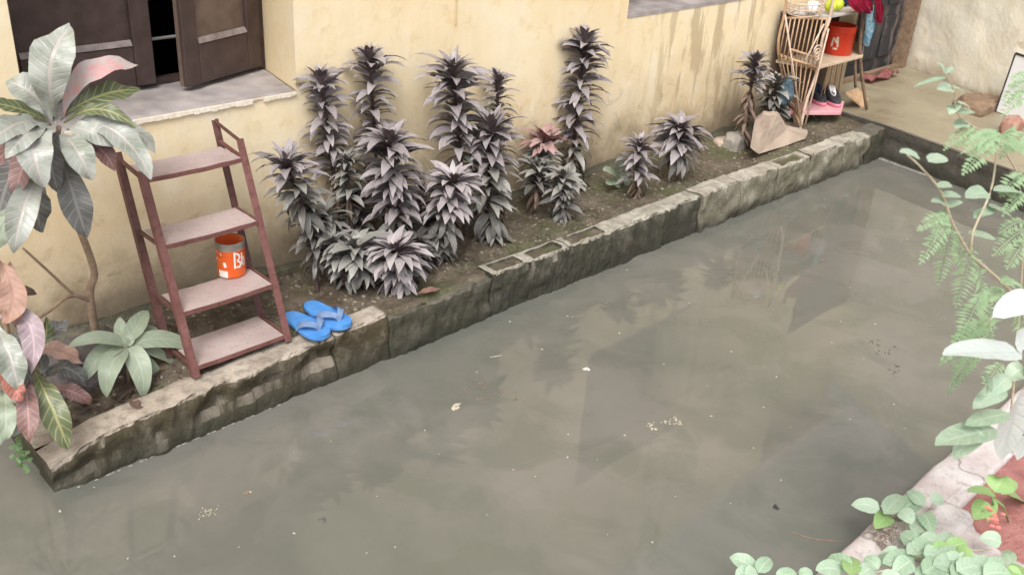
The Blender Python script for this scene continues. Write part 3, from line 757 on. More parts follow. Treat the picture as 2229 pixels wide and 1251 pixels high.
# ------------------------------------------------------------------ blue flip-flops
def slipper(heel, toe, ztilt, label, mirror):
    heel, toe = Vector(heel), Vector(toe); d = (toe-heel); L = d.length; d.normalize()
    sd2 = d.cross(Vector((0, 0, 1))).normalized(); up = sd2.cross(d)
    root = thing('flip_flop', label, 'slipper', heel, 'pair of blue flip-flops')
    def wd(t):  # half width
        return L*(.165+.055*t+.02*math.sin(t*6.2-2.2))*min(1, (max(0, 1-((.16-t)/.16)**2)**.5) if t < .16 else 1)*((max(0, 1-((t-.80)/.2)**2)**.5) if t > .80 else 1)
    bm = B(); n = 22; ringT = []; ringB = []
    outline = [(t, 1) for t in [0]+[.004+.992*(.5-.5*math.cos(math.pi*k/n)) for k in range(1, n)]+[1]]
    loop = [(t, s) for t, s in outline] + [(t, -1) for t, s in outline[::-1][1:-1]]
    def P_(t, s, h): return heel+d*(L*t)+sd2*(s*wd(t)+mirror*L*.02*math.sin(math.pi*t))+up*(h+.006*math.sin(math.pi*t)*0)
    lay = []
    for h, k in ((0, .96), (.005, 1.0), (.016, 1.0), (.020, .96)):
        lay.append([bm.verts.new(P_(t, s*k, h)) for t, s in loop])
    m_ = len(loop)
    for a in range(3):
        for k in range(m_): bm.faces.new((lay[a][k], lay[a][(k+1) % m_], lay[a+1][(k+1) % m_], lay[a+1][k]))
    bm.faces.new(lay[0][::-1]); bm.faces.new(lay[3]); bmesh.ops.recalc_face_normals(bm, faces=bm.faces)
    part('sole', bm, M_BLUE, root)
    for s in (-1, 1):
        bm = B(); a = P_(.50, s*.93, .018); b = P_(.66, s*.72, .050); c_ = P_(.80, s*.18, .046); e = P_(.82, .0, .020)
        pth = smoothpath([a, b, c_, e], 10); ws = [.026, .028, .028, .027, .026, .025, .023, .020, .016, .012, .009]
        for p, q, w0, w1 in zip(pth, pth[1:], ws, ws[1:]):
            pass
        uvn = [(p-(heel+d*(L*.6)-up*.03)).normalized() for p in pth]
        blade(bm, pth, uvn, .046, lambda t: .95-.6*t, 0, 0)
        bmesh.ops.solidify(bm, geom=bm.faces[:], thickness=.005)
        part('strap', bm, M_BLUEP, root, True)
hz_ = .232
def hp(px, py, zz): return at_z(px, py, zz)
slipper(hp(624, 688, hz_), hp(708, 738, hz_), 0, 'blue flip-flop nearer the iron shelf, on the planter wall', -1)
slipper(hp(670, 664, hz_+.004), hp(755, 716, hz_+.004), 0, 'blue flip-flop farther from the iron shelf, beside its mate', 1)

# ------------------------------------------------------------------ dracaenas
def dleaf(L, wd, droop, rise, twist, curl=0):
    """one strap leaf: starts along +X rising, arches over and hangs"""
    bm = B(); n = 7; p = Vector((0, 0, 0)); ang = rise; mid = [p.copy()]; nr = [Vector((-math.sin(ang), 0, math.cos(ang)))]
    for i in range(n):
        ang -= droop/n*(1.25 if i > 2 else .7)
        p = p+Vector((math.cos(ang), twist*i/n*.35, math.sin(ang)))*(L/n); mid.append(p.copy()); nr.append(Vector((-math.sin(ang), .2*twist, math.cos(ang))))
    blade(bm, mid, nr, wd, lance, .28, .03, random.random()*6, 1)
    bmesh.ops.recalc_face_normals(bm, faces=bm.faces)
    # keep the upper side as the front
    if sum(f.normal.z for f in bm.faces if f.calc_center_median().x < L*.4) < 0: bmesh.ops.reverse_faces(bm, faces=bm.faces)
    return bm
LM = {}
def leafset(key, mat, L=1.0):
    if (key, mat.name) in LM: return LM[(key, mat.name)]
    out = []; rr = random.Random(hash(key) % 97)
    for k in range(7):
        if key == 'top': a = (rr.uniform(.9, 1.05), .27, rr.uniform(.3, .9), 0.1, rr.uniform(-.5, .5))
        elif key == 'mid': a = (rr.uniform(.9, 1.1), rr.uniform(.24, .30), rr.uniform(.9, 1.6), .25, rr.uniform(-.6, .6))
        elif key == 'dry': a = (rr.uniform(.8, 1.1), rr.uniform(.16, .22), rr.uniform(.5, 1.3), 0, rr.uniform(-1, 1))
        else: a = (rr.uniform(.85, 1.1), rr.uniform(.24, .30), rr.uniform(1.0, 1.7), .1, rr.uniform(-.8, .8))
        me = mesh_of('leaf', dleaf(*a), mat); out.append(me)
    LM[(key, mat.name)] = out; return out
def dracaena(label, base_px, head_px, rad, n, mat, top=None, leafy=.8, lean=0.0, low=None, yb=None, dark_core=True, stemr=.010, taper=.75):
    rr = random.Random(int(base_px[0]*7+head_px[1]))
    b = at_z(*base_px, .20)
    lim = yb if yb else min(3.55, max(3.12, b.y))
    if abs(lim-b.y) > .001: b = at_y(*base_px, lim)
    b.z = soil_z(b.x, b.y)-.012
    h = at_y(*head_px, b.y-lean)
    root = thing('dracaena_plant', label, 'plant', b, 'dracaenas in the planting bed')
    side = Vector((rr.uniform(-.02, .02), rr.uniform(-.02, .02), 0))
    path = smoothpath([b, b.lerp(h, .35)+side, b.lerp(h, .7)+side*.6, h], 16)
    bm = B(); tube(bm, path, [stemr*(1.15-.45*i/16) for i in range(17)], 6)
    part('stem', bm, M_STEM, root, True)
    R_ = rad/(FPX/((h-CAM).dot(fw)))           # crown radius in metres
    top = top or mat; low = low or mat
    az = rr.uniform(0, 6); n = int(n*1.9)
    for i in range(n):
        t = i/(n-1)                             # 0 at the tip, 1 lowest leaf
        s = 1-leafy*(t**1.25)-.012
        k = max(0, s)*16; j = min(int(k), 15); p = path[j].lerp(path[j+1], k-j)
        az += 2.399+rr.uniform(-.4, .4)
        first = i/n
        if first < .05: elev, key, sc = R(rr.uniform(62, 84)), 'top', .46
        elif first < .13: elev, key, sc = R(rr.uniform(44, 64)), 'top', .74
        elif first < .36: elev, key, sc = R(rr.uniform(16, 46)), 'mid', 1.06
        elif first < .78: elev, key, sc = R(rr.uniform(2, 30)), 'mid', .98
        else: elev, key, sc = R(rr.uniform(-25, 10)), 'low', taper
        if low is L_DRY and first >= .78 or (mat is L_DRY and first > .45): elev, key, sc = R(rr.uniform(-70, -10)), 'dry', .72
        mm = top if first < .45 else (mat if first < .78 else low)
        me = rr.choice(leafset(key, mm))
        o = bpy.data.objects.new('leaf', me); COL.objects.link(o); o.parent = root
        o.location = p-b
        o.rotation_euler = (Matrix.Rotation(az, 4, 'Z') @ Matrix.Rotation(-elev, 4, 'Y') @ Matrix.Rotation(rr.uniform(-.35, .35), 4, 'X')).to_euler()
        s_ = R_*1.16*sc*rr.uniform(.72, 1.14); o.scale = (s_, s_*rr.uniform(.85, 1.12), s_)
    return root
D = dracaena
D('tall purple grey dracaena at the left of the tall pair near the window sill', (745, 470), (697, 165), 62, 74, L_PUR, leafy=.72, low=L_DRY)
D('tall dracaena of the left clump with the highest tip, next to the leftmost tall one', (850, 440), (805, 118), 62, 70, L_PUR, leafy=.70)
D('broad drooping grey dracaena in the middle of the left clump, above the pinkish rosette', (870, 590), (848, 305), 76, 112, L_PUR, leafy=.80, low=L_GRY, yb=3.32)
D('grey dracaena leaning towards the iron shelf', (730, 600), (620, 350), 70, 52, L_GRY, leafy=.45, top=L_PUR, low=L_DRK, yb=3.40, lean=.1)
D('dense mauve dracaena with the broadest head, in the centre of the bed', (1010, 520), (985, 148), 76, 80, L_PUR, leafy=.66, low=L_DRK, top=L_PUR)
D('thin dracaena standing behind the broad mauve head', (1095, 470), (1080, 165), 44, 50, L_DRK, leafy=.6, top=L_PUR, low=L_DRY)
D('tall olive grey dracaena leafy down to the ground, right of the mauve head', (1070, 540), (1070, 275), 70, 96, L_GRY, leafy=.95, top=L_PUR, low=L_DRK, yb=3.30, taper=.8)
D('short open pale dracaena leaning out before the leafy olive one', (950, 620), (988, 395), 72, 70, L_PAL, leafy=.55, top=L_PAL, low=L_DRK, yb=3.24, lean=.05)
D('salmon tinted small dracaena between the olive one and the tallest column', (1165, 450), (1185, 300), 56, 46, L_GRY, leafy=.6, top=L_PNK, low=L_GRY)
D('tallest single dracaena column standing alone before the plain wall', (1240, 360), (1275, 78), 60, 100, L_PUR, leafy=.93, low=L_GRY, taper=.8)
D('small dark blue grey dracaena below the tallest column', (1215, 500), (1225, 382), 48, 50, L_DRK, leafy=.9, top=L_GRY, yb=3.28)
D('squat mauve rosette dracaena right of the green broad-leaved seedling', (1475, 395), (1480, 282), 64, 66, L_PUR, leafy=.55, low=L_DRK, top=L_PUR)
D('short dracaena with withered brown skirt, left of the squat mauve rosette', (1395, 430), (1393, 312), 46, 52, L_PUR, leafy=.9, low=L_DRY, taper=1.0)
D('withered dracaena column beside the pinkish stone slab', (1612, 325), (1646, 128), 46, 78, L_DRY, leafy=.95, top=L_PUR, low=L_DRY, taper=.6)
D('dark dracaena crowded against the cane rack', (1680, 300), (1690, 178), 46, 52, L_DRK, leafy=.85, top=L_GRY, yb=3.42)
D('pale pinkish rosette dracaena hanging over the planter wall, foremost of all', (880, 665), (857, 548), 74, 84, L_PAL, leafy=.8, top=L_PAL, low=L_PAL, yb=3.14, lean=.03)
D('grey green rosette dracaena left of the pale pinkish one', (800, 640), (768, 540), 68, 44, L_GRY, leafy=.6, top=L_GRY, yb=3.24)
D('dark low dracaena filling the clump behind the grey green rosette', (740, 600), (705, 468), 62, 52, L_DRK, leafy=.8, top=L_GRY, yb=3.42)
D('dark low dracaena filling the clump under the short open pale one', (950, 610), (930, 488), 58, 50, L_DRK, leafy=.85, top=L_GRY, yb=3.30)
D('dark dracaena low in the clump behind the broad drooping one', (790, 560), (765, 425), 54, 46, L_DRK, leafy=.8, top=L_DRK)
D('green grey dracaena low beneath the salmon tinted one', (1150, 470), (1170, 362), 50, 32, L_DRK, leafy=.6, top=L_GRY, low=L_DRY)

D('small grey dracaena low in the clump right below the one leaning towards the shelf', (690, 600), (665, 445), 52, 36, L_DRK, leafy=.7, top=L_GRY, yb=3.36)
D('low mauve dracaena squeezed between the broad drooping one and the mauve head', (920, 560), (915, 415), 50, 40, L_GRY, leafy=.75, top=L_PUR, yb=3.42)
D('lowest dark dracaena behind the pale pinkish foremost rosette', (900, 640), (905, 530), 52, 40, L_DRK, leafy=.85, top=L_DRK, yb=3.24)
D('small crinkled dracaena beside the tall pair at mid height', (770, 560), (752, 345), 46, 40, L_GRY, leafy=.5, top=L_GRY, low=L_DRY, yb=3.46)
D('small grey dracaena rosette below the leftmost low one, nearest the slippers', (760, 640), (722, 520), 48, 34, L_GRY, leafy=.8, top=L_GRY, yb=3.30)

# ------------------------------------------------------------------ broad leaves drawn one by one
def pxleaf(root, pts, ys, width, mat, shape=obov, fold=.20, wave=.10, tilt=.55, name='leaf', n=14, label=None):
    """leaf along three points seen in the picture, each at its own depth"""
    a, b, c_ = [at_y(px, py, y_) for (px, py), y_ in zip(pts, ys)]
    b2 = b*2-(a+c_)*.5+Vector((0, 0, .0))
    mid = [bez(a, b2, c_, i/n) for i in range(n+1)]; tw = random.uniform(-.5, .5)
    view = (CAM-b).normalized(); nr = (view*tilt+Vector((0, -.15, 1))*(1-tilt)).normalized()
    bm = B(); wm = width/(FPX/((b-CAM).dot(fw)))
    ax = (c_-a).normalized(); fold = fold*random.uniform(.3, 2.0); nrs = [(Matrix.Rotation(tw*(i/n-.3), 3, ax) @ nr) for i in range(n+1)]
    blade(bm, mid, nrs, wm, shape, fold, wave, random.random()*6, 2)
    bm.normal_update()
    if sum((f.normal.dot(nr)) for f in bm.faces) < 0: bmesh.ops.reverse_faces(bm, faces=bm.faces)
    return part(name, bm, mat, root, True, label)
cb = at_y(205, 690, 3.50); cb.z = .14
cr = thing('croton_plant', 'tall croton with large silvery drooping leaves left of the iron shelf', 'plant', cb)
ctop = at_y(128, 275, 3.22)
st = [cb, at_y(196, 645, 3.46), at_y(205, 590, 3.42), at_y(170, 490, 3.34), at_y(135, 395, 3.26), at_y(126, 330, 3.23), ctop]
bm = B(); tube(bm, smoothpath(st, 40), [.017-.009*i/40 for i in range(41)], 8); part('trunk', bm, M_BARK, cr, True)
bm = B(); tube(bm, smoothpath([at_y(198, 655, 3.46), at_y(160, 640, 3.42), at_y(105, 590, 3.38), at_y(50, 540, 3.34)], 20), [.007-.003*i/20 for i in range(21)], 6); part('branch', bm, M_BARK, cr, True)
bm = B(); tube(bm, smoothpath([at_y(196, 650, 3.46), at_y(150, 645, 3.40), at_y(110, 675, 3.34), at_y(62, 705, 3.28)], 20), [.008-.003*i/20 for i in range(21)], 6); part('branch', bm, M_BARK, cr, True)
Y0 = 3.22
CL = [
 ([(125, 262), (108, 150), (154, 58)], (Y0, 3.16, 3.22), 92, L_CRO),
 ([(138, 255), (190, 160), (300, 142)], (Y0, 3.20, 3.26), 52, L_CRP),
 ([(140, 250), (220, 208), (304, 196)], (Y0, 3.20, 3.24), 52, L_CRG),
 ([(140, 268), (215, 238), (296, 278)], (Y0, 3.14, 3.06), 34, L_CRG),
 ([(145, 282), (245, 285), (330, 390)], (Y0, 3.10, 2.98), 62, L_CRO),
 ([(190, 265), (285, 282), (338, 335)], (Y0, 3.18, 3.14), 36, L_CRO),
 ([(122, 272), (75, 315), (97, 408)], (Y0, 3.02, 2.96), 74, L_CRO),
 ([(135, 290), (165, 325), (198, 392)], (Y0, 3.06, 3.02), 62, L_CRO),
 ([(150, 300), (210, 318), (250, 372)], (Y0, 3.14, 3.10), 44, L_CRR),
 ([(112, 265), (70, 205), (12, 178)], (Y0, 3.24, 3.30), 66, L_CRO),
 ([(110, 268), (50, 240), (-25, 222)], (Y0, 3.16, 3.14), 38, L_CRG),
 ([(112, 275), (40, 268), (-30, 322)], (Y0, 3.08, 3.0), 56, L_CRO),
 ([(112, 285), (45, 305), (-25, 372)], (Y0, 3.10, 3.04), 46, L_CRR),
 ([(100, 365), (55, 440), (30, 552)], (3.24, 3.10, 3.06), 62, L_CRO),
 ([(132, 335), (158, 420), (188, 515)], (3.24, 3.10, 3.08), 66, L_CRD),
 ([(95, 375), (78, 430), (90, 505)], (3.26, 3.28, 3.30), 60, L_CRD),
 ([(60, 330), (15, 400), (-15, 520)], (3.26, 3.30, 3.30), 70, L_CRD),
 ([(118, 300), (60, 345), (35, 430)], (Y0, 3.16, 3.14), 54, L_CRR),
 ([(140, 275), (190, 285), (262, 318)], (Y0, 3.12, 3.08), 46, L_CRO),
 ([(108, 280), (62, 290), (12, 345)], (Y0, 3.05, 3.0), 48, L_CRO),
 ([(132, 262), (165, 215), (182, 158)], (Y0, 3.24, 3.30), 40, L_CRD),
 ([(40, 440), (8, 490), (-8, 545)], (3.22, 3.2, 3.2), 50, L_SAGE),
 ([(118, 268), (100, 200), (72, 150)], (Y0, 3.26, 3.34), 50, L_CRO),
 ([(130, 285), (110, 340), (128, 420)], (Y0, 3.14, 3.12), 50, L_CRD)]
for pts, ys, w_, mt in CL: pxleaf(cr, pts, ys, w_, mt)
# second croton at the lower left corner of the bed
cb = Vector((.90, 3.36, .10))
c2 = thing('croton_plant', 'low croton with mauve, coral and green leaves at the lower left corner', 'plant', cb)
bm = B(); tube(bm, smoothpath([cb, at_y(35, 800, 3.25), at_y(10, 690, 3.22), at_y(-10, 560, 3.25)], 16), [.012-.005*i/16 for i in range(17)], 6); part('trunk', bm, M_BARK, c2, True)
for pts, ys, w_, mt in [
 ([(-5, 560), (28, 640), (5, 705)], (3.22, 3.12, 3.10), 58, L_TAN),
 ([(-8, 690), (62, 705), (68, 812)], (3.18, 3.08, 3.02), 52, L_MAU),
 ([(-15, 700), (18, 770), (40, 850)], (3.18, 3.06, 3.0), 58, L_CRO),
 ([(-12, 770), (25, 835), (48, 868)], (3.16, 3.02, 2.98), 40, L_RED),
 ([(48, 800), (60, 880), (62, 962)], (3.14, 3.00, 2.95), 46, L_CRR),
 ([(72, 800), (110, 880), (148, 975)], (3.16, 3.00, 2.94), 58, L_CRG),
 ([(5, 850), (12, 900), (5, 965)], (3.14, 3.02, 3.0), 46, L_SAGE),
 ([(-10, 600), (14, 600), (22, 570)], (3.2, 3.2, 3.2), 30, L_TAN),
 ([(30, 800), (50, 850), (62, 900)], (3.16, 3.10, 3.06), 24, L_RED),
 ([(-20, 820), (10, 790), (60, 800)], (3.2, 3.12, 3.1), 40, L_CRD),
 ([(60, 770), (120, 760), (180, 790)], (3.24, 3.2, 3.2), 40, L_TAN), ([(20, 740), (50, 790), (45, 850)], (3.2, 3.1, 3.06), 36, L_CRD), ([(0, 730), (40, 735), (78, 700)], (3.2, 3.16, 3.14), 30, L_CRD),
 ([(30, 820), (80, 850), (105, 920)], (3.18, 3.08, 3.0), 34, L_CRD), ([(-10, 640), (20, 660), (40, 715)], (3.2, 3.12, 3.1), 36, L_TAN), ([(0, 860), (35, 900), (30, 950)], (3.16, 3.04, 3.0), 30, L_CRO), ([(70, 790), (110, 730), (150, 700)], (3.3, 3.3, 3.32), 40, L_CRD), ([(60, 800), (95, 745), (100, 690)], (3.3, 3.3, 3.3), 34, L_CRG),
 ([(90, 830), (140, 800), (190, 840)], (3.3, 3.22, 3.2), 40, L_CRD), ([(95, 850), (150, 850), (200, 880)], (3.26, 3.16, 3.14), 34, L_CRR), ([(75, 820), (90, 790), (60, 745)], (3.3, 3.24, 3.2), 32, L_CRD)]: pxleaf(c2, pts, ys, w_, mt, wave=.17)
bm = B(); pth = [at_y(30, 630, 3.3), at_y(55, 632, 3.29), at_y(80, 640, 3.3)]
blade(bm, smoothpath(pth, 8), (CAM-pth[1]).normalized(), .035, lance, .2, .1); 
part('leaf', bm, L_DRY, c2, True)
# broad sage-leaved plant at the shelf's foot
pb = at_z(282, 835, .13); pb.y = max(pb.y, 3.13); pb.z = soil_z(pb.x, pb.y)-.01
sg = thing('broad_leaved_plant', 'sage green rosette plant with broad leaves at the foot of the iron shelf', 'plant', pb)
Y1 = pb.y
bm = B(); tube(bm, [pb, at_y(278, 790, Y1), at_y(276, 755, Y1)], [.008, .007, .005], 6); part('stem', bm, M_BARK, sg, True)
for pts, ys, w_ in [
 ([(272, 748), (210, 735), (147, 757)], (Y1, Y1-.03, Y1-.04), 34), ([(268, 745), (262, 715), (262, 690)], (Y1, Y1+.05, Y1+.08), 28),
 ([(280, 742), (300, 705), (322, 676)], (Y1, Y1+.04, Y1+.08), 40), ([(284, 745), (320, 722), (352, 727)], (Y1, Y1+.04, Y1+.05), 34),
 ([(286, 750), (358, 738), (430, 762)], (Y1, Y1-.03, Y1-.06), 42), ([(290, 760), (340, 768), (388, 800)], (Y1, Y1-.01, Y1-.03), 26),
 ([(280, 756), (304, 800), (312, 868)], (Y1, Y1-.09, Y1-.12), 50), ([(272, 757), (240, 800), (232, 864)], (Y1, Y1-.09, Y1-.11), 48),
 ([(276, 754), (270, 742), (258, 728)], (Y1, Y1+.0, Y1+.01), 20), ([(277, 753), (284, 738), (296, 726)], (Y1, Y1, Y1+.01), 20), ([(276, 757), (268, 768), (262, 784)], (Y1, Y1-.02, Y1-.03), 20), ([(279, 757), (288, 764), (298, 776)], (Y1, Y1-.02, Y1-.03), 20),
 ([(266, 754), (215, 778), (182, 832)], (Y1, Y1-.03, Y1-.05), 42), ([(284, 762), (330, 800), (348, 836)], (Y1, Y1-.02, Y1-.04), 30)]:
    pxleaf(sg, pts, ys, w_, L_SAGE, shape=ovate, wave=.02)
# seedling by the short withered dracaena
pb = at_z(1345, 412, .2); pb.z = soil_z(pb.x, pb.y)-.005
sd3 = thing('green_seedling', 'small green broad-leaved seedling before the withered-skirt dracaena', 'plant', pb); Y2 = pb.y
bm = B(); tube(bm, [pb, at_y(1347, 385, Y2), at_y(1350, 372, Y2)], [.004, .004, .003], 5); part('stem', bm, L_WEED, sd3, True)
for pts, w_ in [([(1350, 380), (1352, 358), (1346, 335)], 30), ([(1345, 385), (1328, 372), (1312, 370)], 22), ([(1350, 385), (1362, 392), (1364, 406)], 24), ([(1344, 392), (1328, 398), (1318, 396)], 18), ([(1348, 388), (1345, 398), (1350, 408)], 18)]:
    pxleaf(sd3, pts, (Y2, Y2-.02, Y2-.02), w_, L_SAGE, shape=ovate, wave=.02)
# clover tuft hanging at the corner of the planter wall
pb = at_y(62, 985, 3.02); pb.x = min(pb.x, .82)
cl = thing('clover_tuft', 'bright green clover tuft on the near corner of the planter wall', 'plant', pb)
for k in range(26):
    a = random.uniform(0, 6.28); q = pb+Vector((-.01-.03*random.random(), random.uniform(-.05, .05), random.uniform(-.04, .05)))
    bm = B(); d = Vector((math.cos(a), math.sin(a)*.7, .3)).normalized()*.022
    blade(bm, [q, q+d*.5+Vector((0, 0, .004)), q+d], Vector((-.5, -.4, .8)).normalized(), .022, ovate, .1, 0, 0, 1)
    part('leaf', bm, L_WEED, cl, True)

# ground cover, litter and pebbles in the bed
bm = B(); rr = random.Random(5)
for k in range(1500):
    cx_, cy_, sp = rr.choice([(4.15, 3.30, .22), (4.5, 3.28, .22), (3.9, 3.18, .18), (4.75, 3.22, .2), (3.2, 3.12, .16), (5.2, 3.2, .22), (4.4, 3.42, .2), (3.5, 3.17, .15), (2.9, 3.10, .12)])
    x_, y_ = rr.gauss(cx_, sp), rr.gauss(cy_, sp*.35)
    if not (3.10 < y_ < 3.6): continue
    q = Vector((x_, y_, soil_z(x_, y_))); a = rr.uniform(0, 6.28); s_ = rr.uniform(.006, .017)
    d = Vector((math.cos(a), math.sin(a), rr.uniform(.2, 1))).normalized()*s_
    blade(bm, [q, q+d*.6+Vector((0, 0, s_*.2)), q+d], Vector((.1, -.3, 1)).normalized(), s_*.6, ovate, .1, 0, 0, 1)
solo('ground_weeds', bm, leafmat('dull_weed', (.09, .12, .045), (.17, .20, .10), (.2, .22, .12), (.08, .1, .05), .6, .1), kind='stuff', org=Vector((4, 3.3, .2)))
bm = B()
for k in range(900):
    x_ = rr.uniform(.95, 6.8); y_ = rr.uniform(3.10, 3.6); s_ = rr.uniform(.004, .013)
    zz = soil_z(x_, y_); c_ = Vector((x_, y_, zz+s_*.2)); r0 = len(bm.verts)
    bmesh.ops.create_icosphere(bm, subdivisions=1, radius=s_, matrix=Matrix.Translation(c_) @ Matrix.Rotation(rr.uniform(0, 3), 4, 'Z') @ Matrix.Diagonal((1, rr.uniform(.5, 1), rr.uniform(.4, .8), 1)))
solo('soil_clods', bm, simple('clod', (.12, .10, .075), (.30, .26, .20), 30, .95, .3), kind='stuff', org=Vector((4, 3.3, .2)))
bm = B()
for k in range(330):
    x_ = rr.uniform(.95, 1.42) if k < 190 else rr.uniform(1.4, 3.2); y_ = rr.uniform(3.12, 3.58)
    q = Vector((x_, y_, soil_z(x_, y_)+.006)); a = rr.uniform(0, 6.28); s_ = rr.uniform(.02, .07) if k < 190 else rr.uniform(.012, .035)
    d = Vector((math.cos(a), math.sin(a), rr.uniform(-.1, .25)))*s_
    blade(bm, [q, q+d*.5+Vector((0, 0, s_*.15)), q+d], Vector((rr.uniform(-.3, .3), rr.uniform(-.4, .2), 1)).normalized(), s_*.35, lance, rr.uniform(0, .4), 0, 0, 1)
solo('leaf_litter', bm, leafmat('litter_leaf', (.085, .055, .04), (.20, .13, .10), (.2, .15, .1), (.09, .06, .05), .8, .1), kind='stuff', org=Vector((1.2, 3.3, .15)))
def fallen(label, p0, p1, p2, wpx, mat, zz, grp=None):
    a, b, c_ = at_z(*p0, zz), at_z(*p1, zz+.02), at_z(*p2, zz)
    bm = B(); wm = wpx/(FPX/((b-CAM).dot(fw)))
    blade(bm, [bez(a, b*2-(a+c_)*.5, c_, i/10) for i in range(11)], Vector((0, -.3, 1)).normalized(), wm, obov, .2, .08, 1, 2)
    solo('fallen_leaf', bm, mat, label, 'leaf', grp, smooth=True)
fallen('large dry pinkish leaf fallen left of the sage rosette', (80, 770), (120, 775), (178, 800), 44, L_TAN, .15)
fallen('curled tan leaf stub on the planter wall below the sage rosette', (283, 868), (295, 878), (312, 885), 26, L_DRY, .16)
fallen('brown fallen leaf on the planter wall under the pale rosette', (905, 640), (930, 632), (958, 628), 16, L_TAN, .235)

# ------------------------------------------------------------------ cane rack by the door
YF, YB = 3.30, 3.58
rk = thing('cane_rack', 'rickety three tier cane rack with a barred side next to the black door', 'rack', (6.5, 3.35, .22))
fl = [at_y(1740, 287, YF), at_y(1757, 215, YF), at_y(1782, 148, YF), at_y(1790, 85, YF), at_y(1808, 34, YF), at_y(1816, -30, YF)]
bl = [at_y(1724, 240, YB-.03), at_y(1694, 115, YB-.02), at_y(1708, 28, YB-.02), at_y(1716, -30, YB-.02)]
fr2 = [at_y(1886, 237, YF), at_y(1872, 115, YF+.02), at_y(1886, 15, YF+.02), at_y(1890, -30, YF+.02)]
br2 = [at_y(1862, 190, YB-.03), at_y(1862, 110, YB-.02), at_y(1874, 20, YB-.02)]
for nm, pts, r_, mt in (('post', fl, .0115, M_CANEP), ('post', bl, .010, M_CANE), ('post', fr2, .013, M_TWIG), ('post', br2, .012, M_TWIG)):
    bm = B(); tube(bm, smoothpath(pts, 14), r_, 7); part(nm, bm, mt, rk, True)
def tier(pts4, th, mat, lab):
    a = [Vector(p) for p in pts4]; bm = B()
    hexa(bm, [p-Vector((0, 0, th)) for p in a]+a); bmesh.ops.recalc_face_normals(bm, faces=bm.faces); bevel(bm, .003, 1); return part('tier', bm, mat, rk, label=lab)
mid_z = .70; top_z = 1.05; low_z = .315
def onp(px, py, zz): return at_z(px, py, zz)
tier([(fl[2].x, YF, mid_z), (fr2[1].x+.02, YF, mid_z), (br2[1].x+.08, YB, mid_z), (bl[1].x+.02, YB, mid_z)], .022, M_TAN, 'tan middle tier')
tier([(fl[4].x-.01, YF, top_z), (fr2[2].x+.02, YF, top_z), (br2[2].x+.10, YB, top_z), (bl[2].x, YB, top_z)], .02, M_GREYSH, 'grey top tier')
tier([onp(1716, 243, low_z), onp(1832, 243, low_z), onp(1838, 221, low_z), onp(1742, 208, low_z)], .028, M_PINK, 'pink lowest tier')
bm = B(); hexa(bm, [(6.22, YB+.004, .30), (7.02, YB+.004, .30), (7.02, YB+.012, .30), (6.22, YB+.012, .30), (6.19, YB+.004, 1.04), (7.05, YB+.004, 1.04), (7.05, YB+.012, 1.04), (6.19, YB+.012, 1.04)])
part('back_board', bm, M_BACK, rk)
bm = B(); hexa(bm, [(fr2[1].x+.022, YF+.01, .70), (br2[1].x+.085, YB, .70), (br2[1].x+.091, YB, .70), (fr2[1].x+.028, YF+.01, .70), (fr2[2].x+.022, YF+.01, 1.03), (br2[2].x+.10, YB, 1.03), (br2[2].x+.106, YB, 1.03), (fr2[2].x+.028, YF+.01, 1.03)])
bmesh.ops.recalc_face_normals(bm, faces=bm.faces); part('side_sheet', bm, M_GREYSH, rk)
# barred left side
A0, A1 = at_y(1708, 40, YB-.02), at_y(1806, 42, YF)
Bm0, Bm1 = at_y(1694, 118, YB-.02), at_y(1782, 155, YF)
C_0, C_1 = at_y(1724, 235, YB-.04), at_y(1742, 270, YF)
for a, b, r_ in ((A0, A1, .010), (Bm0, Bm1, .010), (at_y(1722, 108, YF+.12), at_y(1788, 132, YF), .008), (at_y(1724, 130, YF+.1), at_y(1785, 150, YF), .008), (C_0, C_1, .012)):
    bm = B(); tube(bm, [a, a.lerp(b, .5)+Vector((0, 0, .004)), b], r_, 6); part('cross_cane', bm, M_CANE, rk, True)
for k in range(10):
    t_ = (k+.4)/10; a = A0.lerp(A1, t_); b = Bm0.lerp(Bm1, t_*.98)
    o_ = Vector((-.012, -.006, 0))
    bm = B(); tube(bm, [a+o_, a.lerp(b, .5)+o_+Vector((0, 0, .003*random.random())), b+o_+Vector((0, 0, -.02))], .0052, 5); part('cane_bar', bm, M_CANE, rk, True)
for k in range(8):
    t_ = (k+.5)/8; a = Bm0.lerp(Bm1, t_); b = C_0.lerp(C_1, t_)
    bm = B(); tube(bm, [a+Vector((-.010, -.01, 0)), b+Vector((-.010, -.01, 0))], .0052, 5); part('cane_bar', bm, M_CANE, rk, True)
for p0, p1 in (((1706, 30), (1744, 272)), ((1800, 60), (1752, 268)), ((1790, 50), (1752, 130))):
    bm = B(); tube(bm, [at_y(*p0, YF+.13 if p0[0] < 1750 else YF)+Vector((-.03, -.03, 0)), at_y(*p1, YF)+Vector((-.03, -.02, 0))], .0065, 5); part('cane_brace', bm, M_CANEP, rk, True)
for k in range(3):   # coiled end of the binding
    bm = B(); c_ = at_y(1776, 108+k*7, YF-.02); pts = [c_+Vector((.045*math.cos(a*.55)*(1-.2*k), -.01, .03*math.sin(a*.55))) for a in range(12)]
    tube(bm, pts, .006, 5); part('binding', bm, M_CANEP, rk, True)
for k in range(7):   # frayed sticks of the right-hand side
    x_ = fr2[1].x-.10+k*.035
    bm = B(); tube(bm, [(x_, YF+.20, .68), (x_-.09+.01*k, YF+.16, .33)], .004, 5); part('cane_bar', bm, M_CANE if k % 2 else M_TWIG, rk, True)
bm = B()
for k in range(9):
    q = C_0.lerp(C_1, k/8); tube(bm, [q, q+Vector((-.004, -.01, -.05-.03*random.random()))], .007, 5)
part('frayed_fringe', bm, M_CANEP, rk, True)
